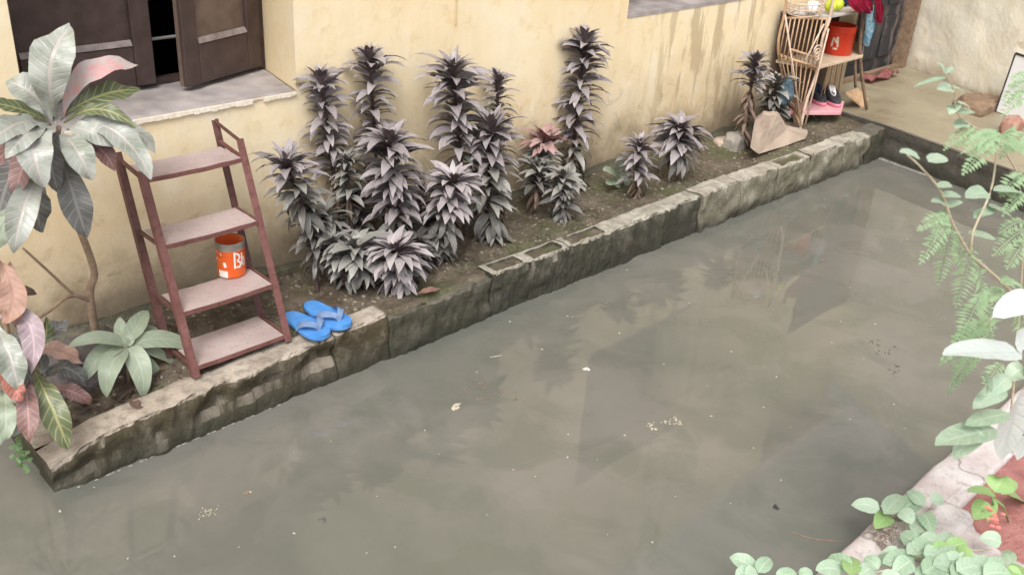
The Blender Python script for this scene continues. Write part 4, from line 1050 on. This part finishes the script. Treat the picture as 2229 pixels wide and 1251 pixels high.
# what stands on it
def redprint(root, c_, r, h):
    f0 = math.atan2(-c_.y, -c_.x); bm = B()
    for pts in ([(f0-.42, h*.30), (f0-.36, h*.62)], [(f0-.36, h*.62), (f0-.12, h*.45), (f0-.10, h*.66)], [(f0-.10, h*.66), (f0+.0, h*.30)], [(f0-.3, h*.24), (f0+.0, h*.24)]):
        stroke(bm, c_, r, pts, h*.07, .0014)
    part('lettering', bm, M_CANEP, root)
q = at_y(1822, 108, YF+.15); tin_at((q.x, YF+.15, mid_z+.001), .108, .205, M_REDO, 'red orange plastic jar with a pale mark on the middle tier of the cane rack', redprint, 'plastic_jar', 'jar', M_REDO)
def lime(px, py, yy, r_, lab):
    c_ = at_y(px, py, yy); bm = B(); lathe(bm, (c_.x, c_.y, top_z+.012 if r_ < .05 else top_z), [(.15*r_, 0), (.62*r_, .12*r_), (.95*r_, .6*r_), (r_, r_), (.9*r_, 1.4*r_), (.55*r_, 1.8*r_), (.2*r_, 1.98*r_), (.1*r_, 2.1*r_)], 16)
    solo('lime', bm, M_LIME, lab, 'fruit', 'limes on the rack', smooth=True)
lime(1808, 12, YF+.04, .042, 'lime on the top tier of the cane rack, left of the other one')
lime(1824, 15, YF+.05, .040, 'lime on the top tier of the cane rack, right of the other one')
q = at_y(1762, 20, YF+.10)
bk = thing('wire_basket', 'shallow pale wire basket on the top tier of the cane rack', 'basket', (q.x-.02, YF+.12, top_z))
bc = Vector((q.x-.02, YF+.12, top_z))
for nm, r_, zz in (('rim', .15, .085), ('hoop', .14, .045), ('foot', .125, .006)):
    bm = B(); tube(bm, [bc+Vector((r_*math.cos(a*.3307)*1.1, r_*.75*math.sin(a*.3307), zz)) for a in range(20)], .004, 5); part(nm, bm, M_CANEP, bk, True)
for k in range(18):
    a = k*.349; bm = B(); tube(bm, [bc+Vector((.1375*math.cos(a), .094*math.sin(a), .006)), bc+Vector((.165*math.cos(a), .1125*math.sin(a), .085))], .0028, 4); part('wire', bm, M_CANEP, bk)
q2 = at_y(1776, 12, YF+.08); bm = B(); lathe(bm, (q2.x, YF+.10, top_z+.009), [(.026, 0), (.034, .01), (.038, .07), (.034, .072), (.028, .02)], 16, (True, False)); solo('white_cup', bm, M_WHITE, 'small white cup inside the wire basket', 'cup', smooth=True)
# cloths at the rack's right end
def drape(name, label, pts, wids, mat, folds=3, cat='cloth'):
    bm = B(); pth = smoothpath(pts, 22); n = 14; vs_ = []
    for i, p in enumerate(pth):
        t_ = i/22; k = t_*(len(wids)-1); j = min(int(k), len(wids)-2); w_ = wids[j]*(1-(k-j))+wids[j+1]*(k-j)
        row = []
        for a in range(n+1):
            s = a/n-.5
            row.append(bm.verts.new(p+Vector((s*w_, -.020*math.sin(s*math.pi*2*folds+t_*1.5)-.008*math.sin(s*9+t_*7), .012*math.sin(s*8+t_*3)))))
        vs_.append(row)
    for i in range(22):
        for a in range(n): bm.faces.new((vs_[i][a], vs_[i+1][a], vs_[i+1][a+1], vs_[i][a+1]))
    bmesh.ops.solidify(bm, geom=bm.faces[:], thickness=.004)
    solo(name, bm, mat, label, cat, smooth=True)
drape('hanging_cloth', 'crimson cloth bundled over the right end of the cane rack top', [at_y(1866, -20, YF-.03), at_y(1872, 8, YF-.03), at_y(1885, 28, YF-.03)], [.28, .30, .16], M_CRIM, 4)
drape('hanging_cloth', 'crimson cloth tail hanging beside the blue cloth', [at_y(1905, -25, YF-.01), at_y(1912, 15, YF-.01), at_y(1914, 48, YF-.01)], [.10, .09, .04], M_CRIM, 2)
drape('hanging_cloth', 'pale blue patterned cloth hanging from the right post of the cane rack', [at_y(1893, 15, YF-.015), at_y(1891, 55, YF-.015), at_y(1886, 98, YF-.015)], [.08, .12, .05], M_SKYB, 2)
drape('folded_cloth', 'navy cloth heaped behind the limes on the cane rack', [at_y(1845, -12, YF+.16), at_y(1846, 4, YF+.14), at_y(1846, 12, YF+.12)], [.16, .18, .18], M_NAVY, 3)
bm = B(); bgp = at_y(1712, 198, 3.34)
for_ = [(.015, .10), (.03, .085), (.055, .03), (.062, -.03), (.052, -.08), (.02, -.10)]
lathe(bm, bgp, [(a*.85, b*.95) for a, b in for_[::-1]], 14)
for v in bm.verts: v.co += Vector((.03, .03, .012))*fbm(v.co, 16, 3)
solo('plastic_bag', bm, M_BAG, 'blue grey plastic bag hanging behind the dark dracaena by the rack', 'bag', smooth=True)
# shoes on the lowest tier
M_SOLE = simple('pink_sole', (.55, .16, .24), (.64, .25, .32), 10, .5, .1)
def shoe(px, py, rz, label, lining):
    c_ = at_z(px, py, low_z); c_.z = low_z+.001; root = thing('shoe', label, 'shoe', c_, 'pair of black shoes')
    rot = Matrix.Rotation(rz, 3, 'Z'); n = 24
    def ring(bm, k, z_, dy=0.0):
        out = []
        for q in range(n):
            a = 2*math.pi*q/n; yy = math.sin(a); xx = math.cos(a)*(.047+.006*yy)
            out.append(bm.verts.new(c_+rot @ Vector((xx*k, yy*.125*k+dy, z_(yy) if callable(z_) else z_))))
        return out
    def shell(rows, lo=True, hi=True):
        bm = B(); rs = [ring(bm, *r_) for r_ in rows]
        for a, b in zip(rs, rs[1:]):
            for q in range(n): bm.faces.new((a[q], a[(q+1) % n], b[(q+1) % n], b[q]))
        if lo: bm.faces.new(rs[0][::-1])
        if hi: bm.faces.new(rs[-1])
        return bm
    part('sole', shell([(1.04, 0), (1.10, .006), (1.10, .024), (1.05, .027)]), M_SOLE, root, True)
    up_ = lambda h: (lambda yy: h*(1-.42*max(0, yy)))
    part('upper', shell([(1.03, .0275), (1.05, up_(.052)), (.96, up_(.082), -.004), (.74, up_(.104), -.020), (.60, up_(.108), -.030), (.54, up_(.100), -.032)], True, True), M_BLKSH, root, True)
    part('lining', shell([(.56, up_(.1085), -.031), (.50, up_(.118), -.031), (.34, up_(.122), -.031)], True, True), lining, root, True)
shoe(1777, 221, 2.5, 'black shoe with dark lining nearer the barred side, lowest tier of the rack', M_NAVY)
shoe(1808, 224, 2.5, 'black shoe with white lining, right one on the lowest tier of the rack', M_WHITE)
# board leaning behind the rack's right post, and things at the door
bm = B(); a = [at_y(1842, 200, 3.40), at_y(1868, 192, 3.46), at_y(1902, 226, 3.46), at_y(1888, 240, 3.36), ]
off = Vector((.0, .0, -.018)); hexa(bm, [p+off for p in a]+a); bmesh.ops.recalc_face_normals(bm, faces=bm.faces)
solo('wooden_board', bm, M_CANE, 'brown wooden offcut leaning against the right post of the cane rack', 'board')
bm = B(); q = at_z(1905, 140, .27)
def matf(a_, b_):
    return (8.02+.50*a_, 3.66+.13*b_-.0, .262+.03*fbm((a_*2, b_*2, 1), 2.2)+.018*math.sin(a_*9))
rgrid(bm, matf, 20, 10); bmesh.ops.solidify(bm, geom=bm.faces[:], thickness=.006)
solo('doormat_cloth', bm, simple('faded_red_cloth', (.36, .10, .10), (.52, .26, .24), 9, .9, .4, .01), 'crumpled faded red cloth on the door threshold', 'cloth', smooth=True)
# white board leaning on the side wall
b0 = at_z(2168, 242, .24); b1 = b0+Vector((sd_.x, sd_.y, 0))*.62
tp_ = at_y(2195, 120, b0.y)
lean_ = so*.03+Vector((0, 0, tp_.z-.24))
wb = thing('white_board', 'white sheet board with dark edge leaning on the cream side wall', 'board', b0)
bm = B(); bk2 = so*.012
hexa(bm, [b0, b1, b1+bk2, b0+bk2, b0+lean_, b1+lean_, b1+lean_+bk2, b0+lean_+bk2]); bmesh.ops.recalc_face_normals(bm, faces=bm.faces); part('sheet', bm, M_BOARD, wb)
for p, q in ((b0, b0+lean_), (b0+lean_, b1+lean_)):
    bm = B(); bar(bm, p-so*.002, q-so*.002, .008, .016); part('edge_strip', bm, M_EDGE, wb)

# ------------------------------------------------------------------ climbing plants in the near flower bed
def frond_bm(base, tip, wpx, nrm, pairs=17, droop=.28):
    bm = B(); d = tip-base; L = d.length; dn_ = d.normalized(); side = dn_.cross(nrm).normalized()
    mid = [base+d*(i/pairs)-Vector((0, 0, 1))*(droop*L*(i/pairs)**2) for i in range(pairs+1)]
    tube(bm, mid[::2]+([mid[-1]] if pairs % 2 else []), .0012, 4, False)
    for i in range(1, pairs+1):
        t_ = i/pairs; hw = wpx*.5*(math.sin(math.pi*(.12+.86*t_))**.7)
        for s in (-1, 1):
            q = mid[i]; e = q+side*(s*hw*random.uniform(.7, 1.1))+dn_*(hw*random.uniform(.2, .6))-nrm*(hw*.5*random.random())
            if random.random() < .07: continue
            blade(bm, [q, q.lerp(e, .5)+nrm*.003, e], (nrm+Vector((random.uniform(-.4, .4), random.uniform(-.4, .4), 0))).normalized(), L/pairs*random.uniform(.5, .8), ovate, .1, 0, 0, 1)
    return bm
def vine_frond(root, p0, p1, wpx, y0, y1, mat=L_FERN):
    a, b = at_y(*p0, y0), at_y(*p1, y1)
    nrm = ((CAM-a).normalized()*.6+Vector((random.uniform(-.2, .2), -.1, 1))*.5).normalized()
    part('feather_leaf', frond_bm(a, b, wpx/(FPX/((a-CAM).dot(fw))), nrm), mat, root, True)
def vleaf(root, p0, p1, wpx, y0, y1, mat, shape=ovate, tilt=.5):
    m_ = ((p0[0]+p1[0])/2+random.uniform(-4, 4), (p0[1]+p1[1])/2-4)
    pxleaf(root, [p0, m_, p1], (y0, (y0+y1)/2+.004, y1), wpx, mat, shape, .15, .02, tilt, n=8)
def vstem(root, pts, ys, r0, r1):
    q = [at_y(a, b, y_) for (a, b), y_ in zip(pts, ys)]; p = smoothpath(q, 24)
    bm = B(); tube(bm, p, [r0+(r1-r0)*i/24 for i in range(25)], 6); part('stem', bm, M_VINE, root, True)
v0 = Vector((3.55, .62, .10))
vn_ = thing('feathery_shrub', 'tall washed-out green shrub with feathery leaves rising along the right side', 'plant', v0)
bm = B(); j1 = at_y(2226, 660, .80); tube(bm, smoothpath([v0, Vector((3.45, .66, .35)), j1], 14), [.010-.004*i/14 for i in range(15)], 6); part('stem', bm, M_VINE, vn_, True)
vstem(vn_, [(2226, 660), (2170, 605), (2112, 555)], (.80, .79, .78), .0055, .0045)
vstem(vn_, [(2112, 555), (2075, 490), (2050, 420), (2005, 365), (1975, 338)], (.78, .78, .79, .80, .81), .0042, .0018)
vstem(vn_, [(2112, 555), (2120, 500), (2158, 410), (2172, 300)], (.78, .78, .79, .80), .0042, .002)
vstem(vn_, [(2226, 660), (2150, 700), (2128, 780)], (.80, .78, .78), .004, .002)
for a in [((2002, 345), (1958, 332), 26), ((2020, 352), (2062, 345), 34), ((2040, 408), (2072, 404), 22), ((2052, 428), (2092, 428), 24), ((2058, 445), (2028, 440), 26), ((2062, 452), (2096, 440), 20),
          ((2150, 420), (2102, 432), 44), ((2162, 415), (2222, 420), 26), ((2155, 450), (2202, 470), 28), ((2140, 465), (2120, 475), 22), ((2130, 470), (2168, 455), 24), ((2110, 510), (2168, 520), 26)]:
    vleaf(vn_, a[0], a[1], a[2], .785, .79, L_WASHG)
rr = random.Random(21)
for p0, p1, w_ in [((2066, 470), (2006, 468), 40), ((2070, 480), (2015, 530), 46), ((2075, 490), (2052, 585), 56), ((2080, 500), (2100, 570), 50), ((2060, 455), (2040, 500), 36),
                   ((2118, 540), (2090, 640), 56), ((2122, 560), (2150, 640), 54), ((2140, 640), (2100, 700), 60), ((2150, 660), (2160, 730), 54), ((2160, 690), (2090, 740), 54), ((2190, 640), (2150, 600), 44),
                   ((2180, 620), (2229, 590), 46), ((2150, 705), (2075, 700), 46), ((2215, 655), (2229, 720), 46),
                   ((2229, 500), (2170, 530), 52), ((2229, 480), (2180, 490), 46), ((2235, 520), (2200, 560), 50), ((2172, 310), (2110, 330), 50), ((2172, 305), (2229, 300), 52),                    ((2172, 300), (2150, 265), 44), ((2175, 300), (2215, 265), 46), ((2229, 380), (2190, 385), 50), ((2235, 290), (2190, 300), 50), ((2175, 290), (2110, 275), 40), ((2235, 330), (2200, 280), 50),
                   ((2128, 770), (2085, 790), 40), ((2180, 790), (2150, 820), 44), ((2229, 420), (2195, 430), 40)]:
    vine_frond(vn_, p0, p1, w_, .79+rr.uniform(-.02, .03), .78+rr.uniform(-.03, .03))
# second shrub, thin twig against the terrace and side wall
v1 = Vector((3.9, .86, .1))
vt = thing('thin_twig_shrub', 'thin pale twig with small leaves standing before the terrace and side wall', 'plant', v1)
bm = B(); q = at_y(2235, 420, .95); tube(bm, smoothpath([v1, Vector((3.7, .9, .6)), q], 12), [.006-.003*i/12 for i in range(13)], 5); part('stem', bm, M_VINE, vt, True)
vstem(vt, [(2235, 420), (2180, 320), (2090, 255), (2078, 200), (2058, 160)], (.95, .95, .95, .95, .95), .003, .0016)
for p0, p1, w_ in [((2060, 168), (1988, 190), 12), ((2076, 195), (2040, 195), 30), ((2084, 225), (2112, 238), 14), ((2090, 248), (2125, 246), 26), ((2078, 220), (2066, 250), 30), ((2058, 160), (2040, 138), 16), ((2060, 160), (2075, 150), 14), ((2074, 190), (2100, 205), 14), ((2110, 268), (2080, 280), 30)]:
    vleaf(vt, p0, p1, w_, .95, .955, L_WASHG)
for p0, p1, w_ in [((2240, 180), (2195, 190), 46), ((2240, 200), (2190, 215), 40), ((2240, 160), (2205, 160), 34), ((2120, 275), (2065, 290), 34), ((2150, 290), (2095, 275), 34)]: vine_frond(vt, p0, p1, w_, .95, .95)
# big-leaved plant, its whiteness is sky glare put into the colour
v2 = Vector((3.5, .55, .1))
sv2 = thing('glare_leaved_plant', 'plant with big leaves whitened by sky glare at the right edge', 'plant', v2)
vstem(sv2, [(2235, 800), (2240, 900), (2238, 1000)], (.62, .60, .58), .006, .006)
bm = B(); tube(bm, [v2, v2.lerp(at_y(2238, 1000, .58), .5)+Vector((.02, .02, 0)), at_y(2238, 1000, .58)], .006, 6); part('stem', bm, M_VINE, sv2, True)
for p0, p1, w_, mt in [((2225, 768), (2052, 772), 70, L_GLARE), ((2262, 640), (2160, 690), 62, L_GLARE), ((2222, 850), (2180, 1000), 84, L_GLARE), ((2250, 880), (2215, 1000), 60, L_GLARE), ((2229, 760), (2215, 720), 50, L_GLARE),
                       ((2170, 935), (2035, 968), 62, L_WASHG), ((2200, 900), (2100, 925), 40, L_WASHG), ((2190, 845), (2118, 890), 44, L_WASHG), ((2160, 850), (2140, 815), 30, L_WASHG), ((2200, 820), (2150, 860), 40, L_WASHG), ((2229, 800), (2190, 830), 46, L_WASHG), ((2140, 940), (2075, 1000), 44, L_WASHG)]:
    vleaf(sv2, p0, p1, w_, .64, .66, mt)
# fresh green spurge with coral flowers
v3 = at_z(2195, 1135, .11)
spg = thing('flowering_spurge', 'fresh green spurge with a coral flower cluster in the red soil', 'plant', v3)
q0 = at_y(2165, 1085, v3.y+.02)
bm = B(); tube(bm, [v3, v3.lerp(q0, .5)+Vector((0, 0, .02)), q0], .004, 6); part('stem', bm, L_VIV, spg, True)
for p0, p1, w_ in [((2165, 1075), (2105, 1070), 34), ((2165, 1070), (2190, 1035), 60), ((2150, 1092), (2120, 1130), 44), ((2229, 1090), (2192, 1075), 34), ((2180, 1075), (2215, 1050), 30), ((2160, 1085), (2150, 1135), 26)]:
    vleaf(spg, p0, p1, w_, q0.y, q0.y-.01, L_VIV)
for k in range(11):
    c_ = at_y(2168+rr.uniform(-20, 16), 1125+rr.uniform(-24, 24), q0.y-.02); bm = B()
    for a in range(5):
        d = Vector((math.cos(a*1.257), math.sin(a*1.257), .35))*.010
        blade(bm, [c_, c_+d*.6, c_+d], Vector((0, -.2, 1)).normalized(), .009, ovate, .1, 0, 0, 1)
    part('flower', bm, M_FLOW, spg)
# round-leaved creeper over the near kerb
v4 = at_z(1990, 1215, .12)
crp = thing('round_leaved_creeper', 'washed-out green round-leaved creeper spilling over the near kerb at the bottom', 'plant', v4)
def cpt(px, py, h=.18):
    p = at_z(px, py, h)
    if p.y < .25: p = at_y(px, py, .25)
    return p
for pts in ([(1990, 1215), (1975, 1150), (1950, 1105), (1900, 1100)], [(1990, 1215), (2020, 1140), (2030, 1085)], [(1990, 1215), (2080, 1200), (2160, 1195)], [(1990, 1215), (1900, 1245), (1800, 1235)], [(2000, 1240), (1960, 1300), (1640, 1265)], [(2080, 1200), (2130, 1270), (2215, 1290)]):
    bm = B(); tube(bm, smoothpath([cpt(a, b, .165) for a, b in pts], 20), [.003-.0015*k/20 for k in range(21)], 5); part('stem', bm, M_VINE, crp, True)
LP = [((1915, 1108), (1853, 1098), 36), ((1925, 1118), (1965, 1078), 40), ((1950, 1120), (2010, 1080), 44), ((1935, 1120), (1905, 1150), 40), ((1960, 1110), (1985, 1140), 36), ((2025, 1088), (2055, 1092), 30), ((2010, 1100), (1975, 1068), 30),
      ((2005, 1120), (1990, 1165), 44), ((2008, 1115), (2030, 1160), 36), ((1998, 1190), (1960, 1160), 40), ((2000, 1195), (1975, 1205), 36), ((1990, 1215), (1920, 1225), 44), ((1985, 1220), (1945, 1250), 44), ((2010, 1205), (2050, 1222), 46),
      ((2030, 1200), (2075, 1205), 44), ((2060, 1200), (2105, 1180), 40), ((2080, 1205), (2115, 1215), 40), ((2000, 1230), (2020, 1262), 44), ((1900, 1235), (1870, 1255), 36), ((1850, 1240), (1800, 1215), 46), ((1830, 1240), (1775, 1240), 40),
      ((1645, 1240), (1588, 1212), 40), ((1650, 1245), (1678, 1215), 34), ((1640, 1250), (1600, 1250), 36), ((1690, 1260), (1735, 1248), 34), ((1620, 1246), (1650, 1262), 34), ((2110, 1240), (2070, 1250), 50), ((2120, 1245), (2170, 1225), 54), ((2140, 1250), (2200, 1250), 50), ((2150, 1240), (2190, 1225), 40), ((1740, 1255), (1770, 1250), 30), ((2050, 1235), (2020, 1225), 40), ((2200, 1255), (2229, 1235), 40), ((2040, 1180), (2000, 1175), 36)]
rc = random.Random(33)
for k in range(34):
    x_ = rc.uniform(1840, 2229); y_ = rc.uniform(1180, 1262)
    if y_ < 1180+max(0, (2010-x_))*.45: continue
    a = rc.uniform(0, 6.28); L = rc.uniform(36, 64)
    LP.append(((x_, y_), (x_+L*math.cos(a), y_+L*.8*math.sin(a)), L*.8))
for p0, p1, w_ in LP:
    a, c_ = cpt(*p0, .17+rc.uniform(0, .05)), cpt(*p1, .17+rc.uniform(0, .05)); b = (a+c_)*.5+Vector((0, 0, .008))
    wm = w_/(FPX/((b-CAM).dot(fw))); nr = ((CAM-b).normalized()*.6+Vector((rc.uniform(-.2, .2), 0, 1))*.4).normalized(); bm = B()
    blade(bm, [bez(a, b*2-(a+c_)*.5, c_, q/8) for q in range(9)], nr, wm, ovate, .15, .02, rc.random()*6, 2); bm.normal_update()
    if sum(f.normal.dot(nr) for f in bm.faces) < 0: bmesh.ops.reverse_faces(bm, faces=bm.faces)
    part('leaf', bm, L_WASHG if rc.random() < .86 else L_VIV, crp, True)
bm = B()
for k in range(260):
    x_, y_ = at_z(1930+rr.gauss(0, 16), 1155+rr.gauss(0, 28), .125).xy; a = rr.uniform(0, 6.28); s_ = rr.uniform(.006, .014)
    tube(bm, [(x_, y_, .126), (x_+math.cos(a)*s_, y_+math.sin(a)*s_, .128+.004*rr.random())], .0008, 4)
solo('dry_needles', bm, M_TWIG, kind='stuff', org=Vector((2.8, .85, .12)))

# ------------------------------------------------------------------ scraps floating on the water
def scrap_mesh(seed, r_):
    bm = B(); bmesh.ops.create_icosphere(bm, subdivisions=1, radius=1)
    for v in bm.verts:
        f = 1+.5*fbm(v.co+Vector((seed, 0, 0)), 1.1, 2); v.co = Vector((v.co.x*f*r_, v.co.y*f*r_*.7, v.co.z*f*r_*.35))
    return mesh_of('scrap', bm, M_SCRAP)
SM = [scrap_mesh(k*3.3, .0055) for k in range(6)]
spots = [(1038, 810), (1078, 776), (925, 936), (955, 988), (1165, 1037), (1117, 1022), (1322, 1163), (798, 1203), (278, 1215), (131, 1112), (545, 1070), (700, 1132), (1445, 793), (1690, 820), (1592, 765), (1348, 725), (1365, 588), (1235, 688), (1548, 905), (1662, 886), (1360, 947),
         (1640, 975), (1830, 700), (1850, 912), (1970, 932), (1905, 705), (1790, 565), (1850, 625), (1700, 1045), (1590, 1095), (1470, 1080), (1300, 1000), (1237, 945), (1235, 995), (1246, 690), (1110, 700), (860, 1190), (640, 1160), (380, 1210), (205, 1060), (640, 985), (1740, 480), (1975, 520), (1960, 525), (1810, 745), (1880, 780), (1500, 660), (1540, 840), (1945, 880), (1720, 930), (1420, 1180), (1060, 1120), (820, 1080), (520, 1190), (720, 960), (1180, 760)]
for k, (a, b) in enumerate(spots):
    p = at_z(a, b, 0); o = bpy.data.objects.new('floating_scrap', SM[k % 6]); COL.objects.link(o)
    o.location = (p.x, p.y, .0012); o.rotation_euler = (0, 0, rr.uniform(0, 6)); s_ = rr.uniform(.5, 1.25); o.scale = (s_, s_, s_)
    props(o, 'tiny pale scrap floating on the murky flood water', 'scrap', 'tiny pale scraps on the flood water')
def clump(name, label, pts, size, mat, cat, flat=.35, n=10, sp=.02):
    bm = B()
    for (a, b) in pts:
        c_ = at_z(a, b, 0)
        for k in range(n):
            q = c_+Vector((rr.gauss(0, sp), rr.gauss(0, sp*.7), .002))
            bmesh.ops.create_icosphere(bm, subdivisions=1, radius=size*rr.uniform(.4, 1.2), matrix=Matrix.Translation(q) @ Matrix.Rotation(rr.uniform(0, 3), 4, 'Z') @ Matrix.Diagonal((1.3, .7, flat, 1)))
    return solo(name, bm, mat, label, cat)
clump('debris_raft', 'little drifting raft of yellowish chips on the water below the rack reflection', [(1415, 925), (1425, 935), (1450, 920), (1468, 912), (1475, 920)], .005, M_SCRAP, 'debris', n=9, sp=.010)
clump('paper_wad', 'crumpled white paper wad floating in the middle of the water', [(1276, 803)], .011, M_FROTH, 'paper', .6, 6, .005)
clump('paper_wad', 'torn whitish paper scrap floating left of the crumpled wad', [(990, 888), (998, 882)], .010, M_SCRAP, 'paper', .4, 6, .008)
clump('froth_patch', 'pale froth speckled patch on the water at the lower left', [(452, 1115)], .0035, M_SCRAP, 'froth', .3, 30, .022)
bm = B(); a, b = at_z(1066, 777, .002), at_z(1092, 773, .002); tube(bm, [a, a.lerp(b, .5), b], .002, 5); solo('floating_twig', bm, M_SCRAP, 'short pale twig floating near the planter wall', 'twig')
bm = B(); tube(bm, smoothpath([at_z(1725, 1158, .001), at_z(1770, 1172, .001), at_z(1830, 1178, .001)], 10), .0028, 5); solo('floating_twig', bm, M_TWIG, 'long thin brown twig floating by the near kerb', 'twig')
clump('sodden_litter', 'patch of sodden brown crumbs drifting off the planter wall in the middle of the water', [(1050, 850), (1035, 845), (1085, 860), (1120, 868)], .006, M_TWIG, 'debris', .25, 8, .03)
clump('sodden_litter', 'scatter of sodden dark crumbs at the right side of the water near the glare-white leaf', [(1900, 745), (1930, 762), (1945, 800)], .006, M_ROCKD, 'debris', .25, 7, .04)
clump('sodden_litter', 'thin scatter of brown crumbs on the water before the damp end of the planter wall', [(1790, 440), (1835, 455), (1700, 470)], .006, M_TWIG, 'debris', .25, 5, .05)
clump('dark_leaf_bit', 'small black leaf bit floating near the lower right of the water', [(1688, 1104)], .009, M_EDGE, 'leaf', .3, 4, .006)
clump('dark_leaf_bit', 'small dark soggy bit floating at the lower left of the water', [(700, 1131)], .008, M_ROCKD, 'leaf', .3, 4, .006)
clump('dark_leaf_bit', 'greenish leaf bits drifting beside the froth patch', [(540, 1071)], .007, M_TWIG, 'leaf', .3, 4, .010)
